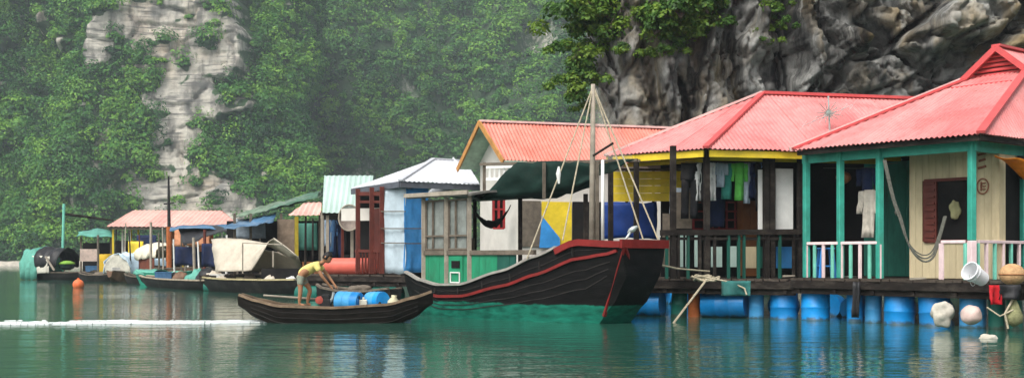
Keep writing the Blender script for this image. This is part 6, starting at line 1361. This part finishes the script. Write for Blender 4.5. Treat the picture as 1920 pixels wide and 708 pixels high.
for k in range(6):
    p = W(1505, 236, 26.8).lerp(W(1600, 196, 27.5), k / 5); B('rod', STEEL, an, lambda b: b.tube([p + Vector((-.12, -.1, -.14)), p + Vector((.12, .1, .14))], .006, 5))

# ================================================================== shrubs hanging on the cliff
SHRUB = leaf_material('cliff_shrub_leaves', (0.018, 0.055, 0.010), (0.24, 0.34, 0.035), 0.35)
BARK = mat('shrub_bark', (.10, .08, .06), .9, .3)
def shrub_mesh(seed, n=1500):
    rnd = np.random.default_rng(seed); k = 9
    cs_ = rnd.normal(0, .42, (k, 3)); cs_[:, 2] = cs_[:, 2] * .7 - .1; rs = rnd.uniform(.28, .52, k)
    V, T = crown_cloud(cs_, rs, rnd.uniform(.2, .75, k), n // k, .075, .8, .5)
    return leaf_mesh('leaves', V, T, SHRUB)
SM = [shrub_mesh(s) for s in (1, 2, 3)]
def stem_mesh():
    b = MB(); rnd = random.Random(3)
    for i in range(6):
        e = Vector((rnd.uniform(-.6, .6), rnd.uniform(-.5, .1), rnd.uniform(-.3, .6))); b.tube([Vector((0, .35, -.25)), e * .5 + Vector((0, 0, .1)), e], .03, 5, .008)
    o = b.build('stem', BARK); me = o.data; bpy.data.objects.remove(o); return me
ST = stem_mesh()
spots = [(1092, 10, 1.2), (1128, 22, 1.15), (1100, 48, 1.1), (1150, 55, .9), (1118, 82, .95), (1092, 110, .85), (1076, 140, .8), (1104, 138, .7), (1082, 172, .8), (1098, 196, .55), (1150, 4, 1.0), (1165, 90, .55),
         (1228, 14, 1.1), (1268, 20, 1.2), (1306, 10, 1.2), (1345, 12, .9), (1232, 54, .9), (1262, 62, .8), (1298, 44, .8), (1226, 92, .6), (1250, 96, .45), (1205, 30, .6), (1448, 12, .55), (1450, 46, .5), (1440, 78, .4)]
cnt = {}
spots.sort(key=lambda q: (q[0] >= 1180, q[0] >= 1400, q[1]))
for i, (px, py, s_) in enumerate(spots):
    Y = 42.5
    for _ in range(4):
        x = (px - 960) / FPX * Y; z = zat(py, Y); c = cliff(max(x, 3.2), z); Y = min(c[1], 46.5) - .35
    p = W(px, py, Y); near_edge = px < 1180
    key = 'leafy shrub overhanging the outer edge of the cliff' if near_edge else ('bright leafy shrub hanging on the cliff above the hip roof' if px < 1400 else 'small tuft of creeper on the streaked cliff face')
    cnt[key] = cnt.get(key, 0) + 1; lb = key + ', ' + ORD[cnt[key] - 1] + ' from the top'
    root = thing('cliff_shrub', lb, 'shrub', p, group='shrubs on the cliff')
    root.rotation_euler = (0, 0, i * 1.9); root.scale = (s_ * 1.15,) * 3
    for nm, me in (('crown', SM[i % 3]), ('stem', ST)):
        c = bpy.data.objects.new(nm, me); COL.objects.link(c); c.parent = root

# ================================================================== wake behind the sampan
def wake():
    """low broken foam: a churned core behind the stern spreading into two ragged lines"""
    V = []; F = []; rnd = random.Random(5); dx, dy = .085, .05
    for x in np.arange(-13.5, -4.7, dx):
        f = (x + 4.7) / -8.8                                       # 0 at the stern, 1 farthest back
        c = 24.15 - .45 * f + .10 * noise.noise(Vector((x * .8, 3, 3))); hw = .28 + .85 * f
        for y in np.arange(22.2, 25.8, dy):
            u = (y - c) / hw
            if abs(u) > 1.35: continue
            core = 1.0 - abs(u) * 1.2 - .55 * f; edge = .95 - abs(abs(u) - .80) * 3.2 - .12 * f - (.25 if u > 0 else 0)
            k = max(core, edge if f > .08 else -1) + .95 * noise.noise(Vector((x * .9, y * 2.6, 2))) + .55 * noise.noise(Vector((x * 3.2, y * 8, 7)))
            k += max(0, .55 - 1.4 * f)
            if k > .46 and rnd.random() < .25 + k * .6:
                z = .010 + .022 * min(1, k - .3) * (1 - .5 * f) + .012 * rnd.random() + (.05 * rnd.random() * max(0, 1 - f * 14)); n = len(V); e = rnd.uniform(.8, 1.7) * dx
                V += [(x, y, .003), (x + e, y, .003), (x + e * .9, y + dy * .5, z), (x + e * .1, y + dy * .5, z), (x, y + dy, .003), (x + e, y + dy, .003)]
                F += [(n, n + 1, n + 2, n + 3), (n + 3, n + 2, n + 5, n + 4)]
    me = np_mesh('wake_foam', V, F, True); me.materials.append(mat('sea_foam', (.62, .67, .65), .6, .1, 8, .1, grime=0))
    o = bpy.data.objects.new('wake_foam', me); COL.objects.link(o); tag(o, 'white foam trail on the water behind the sampan', 'foam', kind='stuff')
wake()

# ================================================================== odds and ends hung in the verandas
lumpy('basket', 'dark wicker basket hanging under the green beam of the cream house', 'basket', A(3.35, .7, 3.05), .16, BROWNBOARD, 31, (1, 1, .8), .1)
lumpy('sack', 'black sack hanging at the end of the washing line', 'sack', H(1438, 318, .9), .20, BLACKTARP, 33, (.8, .7, 1.2), .2)
garment('net', 'dark net bundled under the eave above the doorway', 'net', A(-.05, 1.9, 3.35), .5, .45, BLACKTARP, vA, None, 'towel', 71, .09)
garment('cloth', 'faded floral cloth hanging beside the shuttered window', 'cloth', A(2.15, 1.6, 3.2), .5, 1.5, GREENWALL, uA, None, 'towel', 72, .07)
for i, (px, bk_, w_, h_, m_, lb) in enumerate(((1340, 1.5, .5, .9, NAVYC, 'navy bedding hung at the back of the yellow fascia veranda'), (1275, 1.3, .5, .8, GREYC, 'grey blanket hung beside the yellow boards'), (1470, .9, .3, .35, REDC, 'small red cloth pinned to the white door panel'))):
    garment('cloth', lb, 'cloth', H(px, 352 if i < 2 else 330, bk_), w_, h_, m_, vB, None, 'towel', 80 + i, .05)
# small dark sampans squeezed in among the moored boats
for lb, p_, q_, bm_ in (('small dark sampan between the covered boat and the brown boat', W(150, 0, 69), W(216, 0, 67), .9), ('small grey sampan nosed in beside the green skiff', W(236, 0, 62.5), W(300, 0, 60.5), .8), ('low dark sampan moored before the salmon float tank', W(598, 0, 35.6), W(742, 0, 33.2), .9)):
    t_, k_ = skiff('sampan', lb, p_, q_, bm_, .36, DARKHULL, rise=.16, gm=OLDWOOD)
    lumpy('bundle', 'heap of net lying in the ' + ' '.join(lb.split()[:3]) + ' ' + ' '.join(lb.split()[3:7]), 'bundle', k_.p(k_.L * .55, 0, .36), .24, TANTARP if 'grey' in lb else OLDWOOD, len(lb), (1.5, 1, .8), .4)
# ------------------------------------------------------------------ haze over the water and hills
def make_haze():
    b = MB(); b.box((0, 190, 52), (520, 480, 106)); o = b.build('haze', mat('unused_surface', (1, 1, 1)))
    m = bpy.data.materials.new('sea_haze'); m.use_nodes = True; t = m.node_tree
    t.nodes.remove(t.nodes['Principled BSDF'])
    pv = t.nodes.new('ShaderNodeVolumePrincipled'); pv.inputs['Density'].default_value = 0.00042
    pv.inputs['Color'].default_value = (0.86, 0.93, 1.0, 1); pv.inputs['Anisotropy'].default_value = 0.2
    t.links.new(pv.outputs[0], t.nodes['Material Output'].inputs['Volume'])
    o.data.materials.clear(); o.data.materials.append(m)
    tag(o, 'thin pale blue sea haze over the bay', 'haze', kind='stuff')
make_haze()
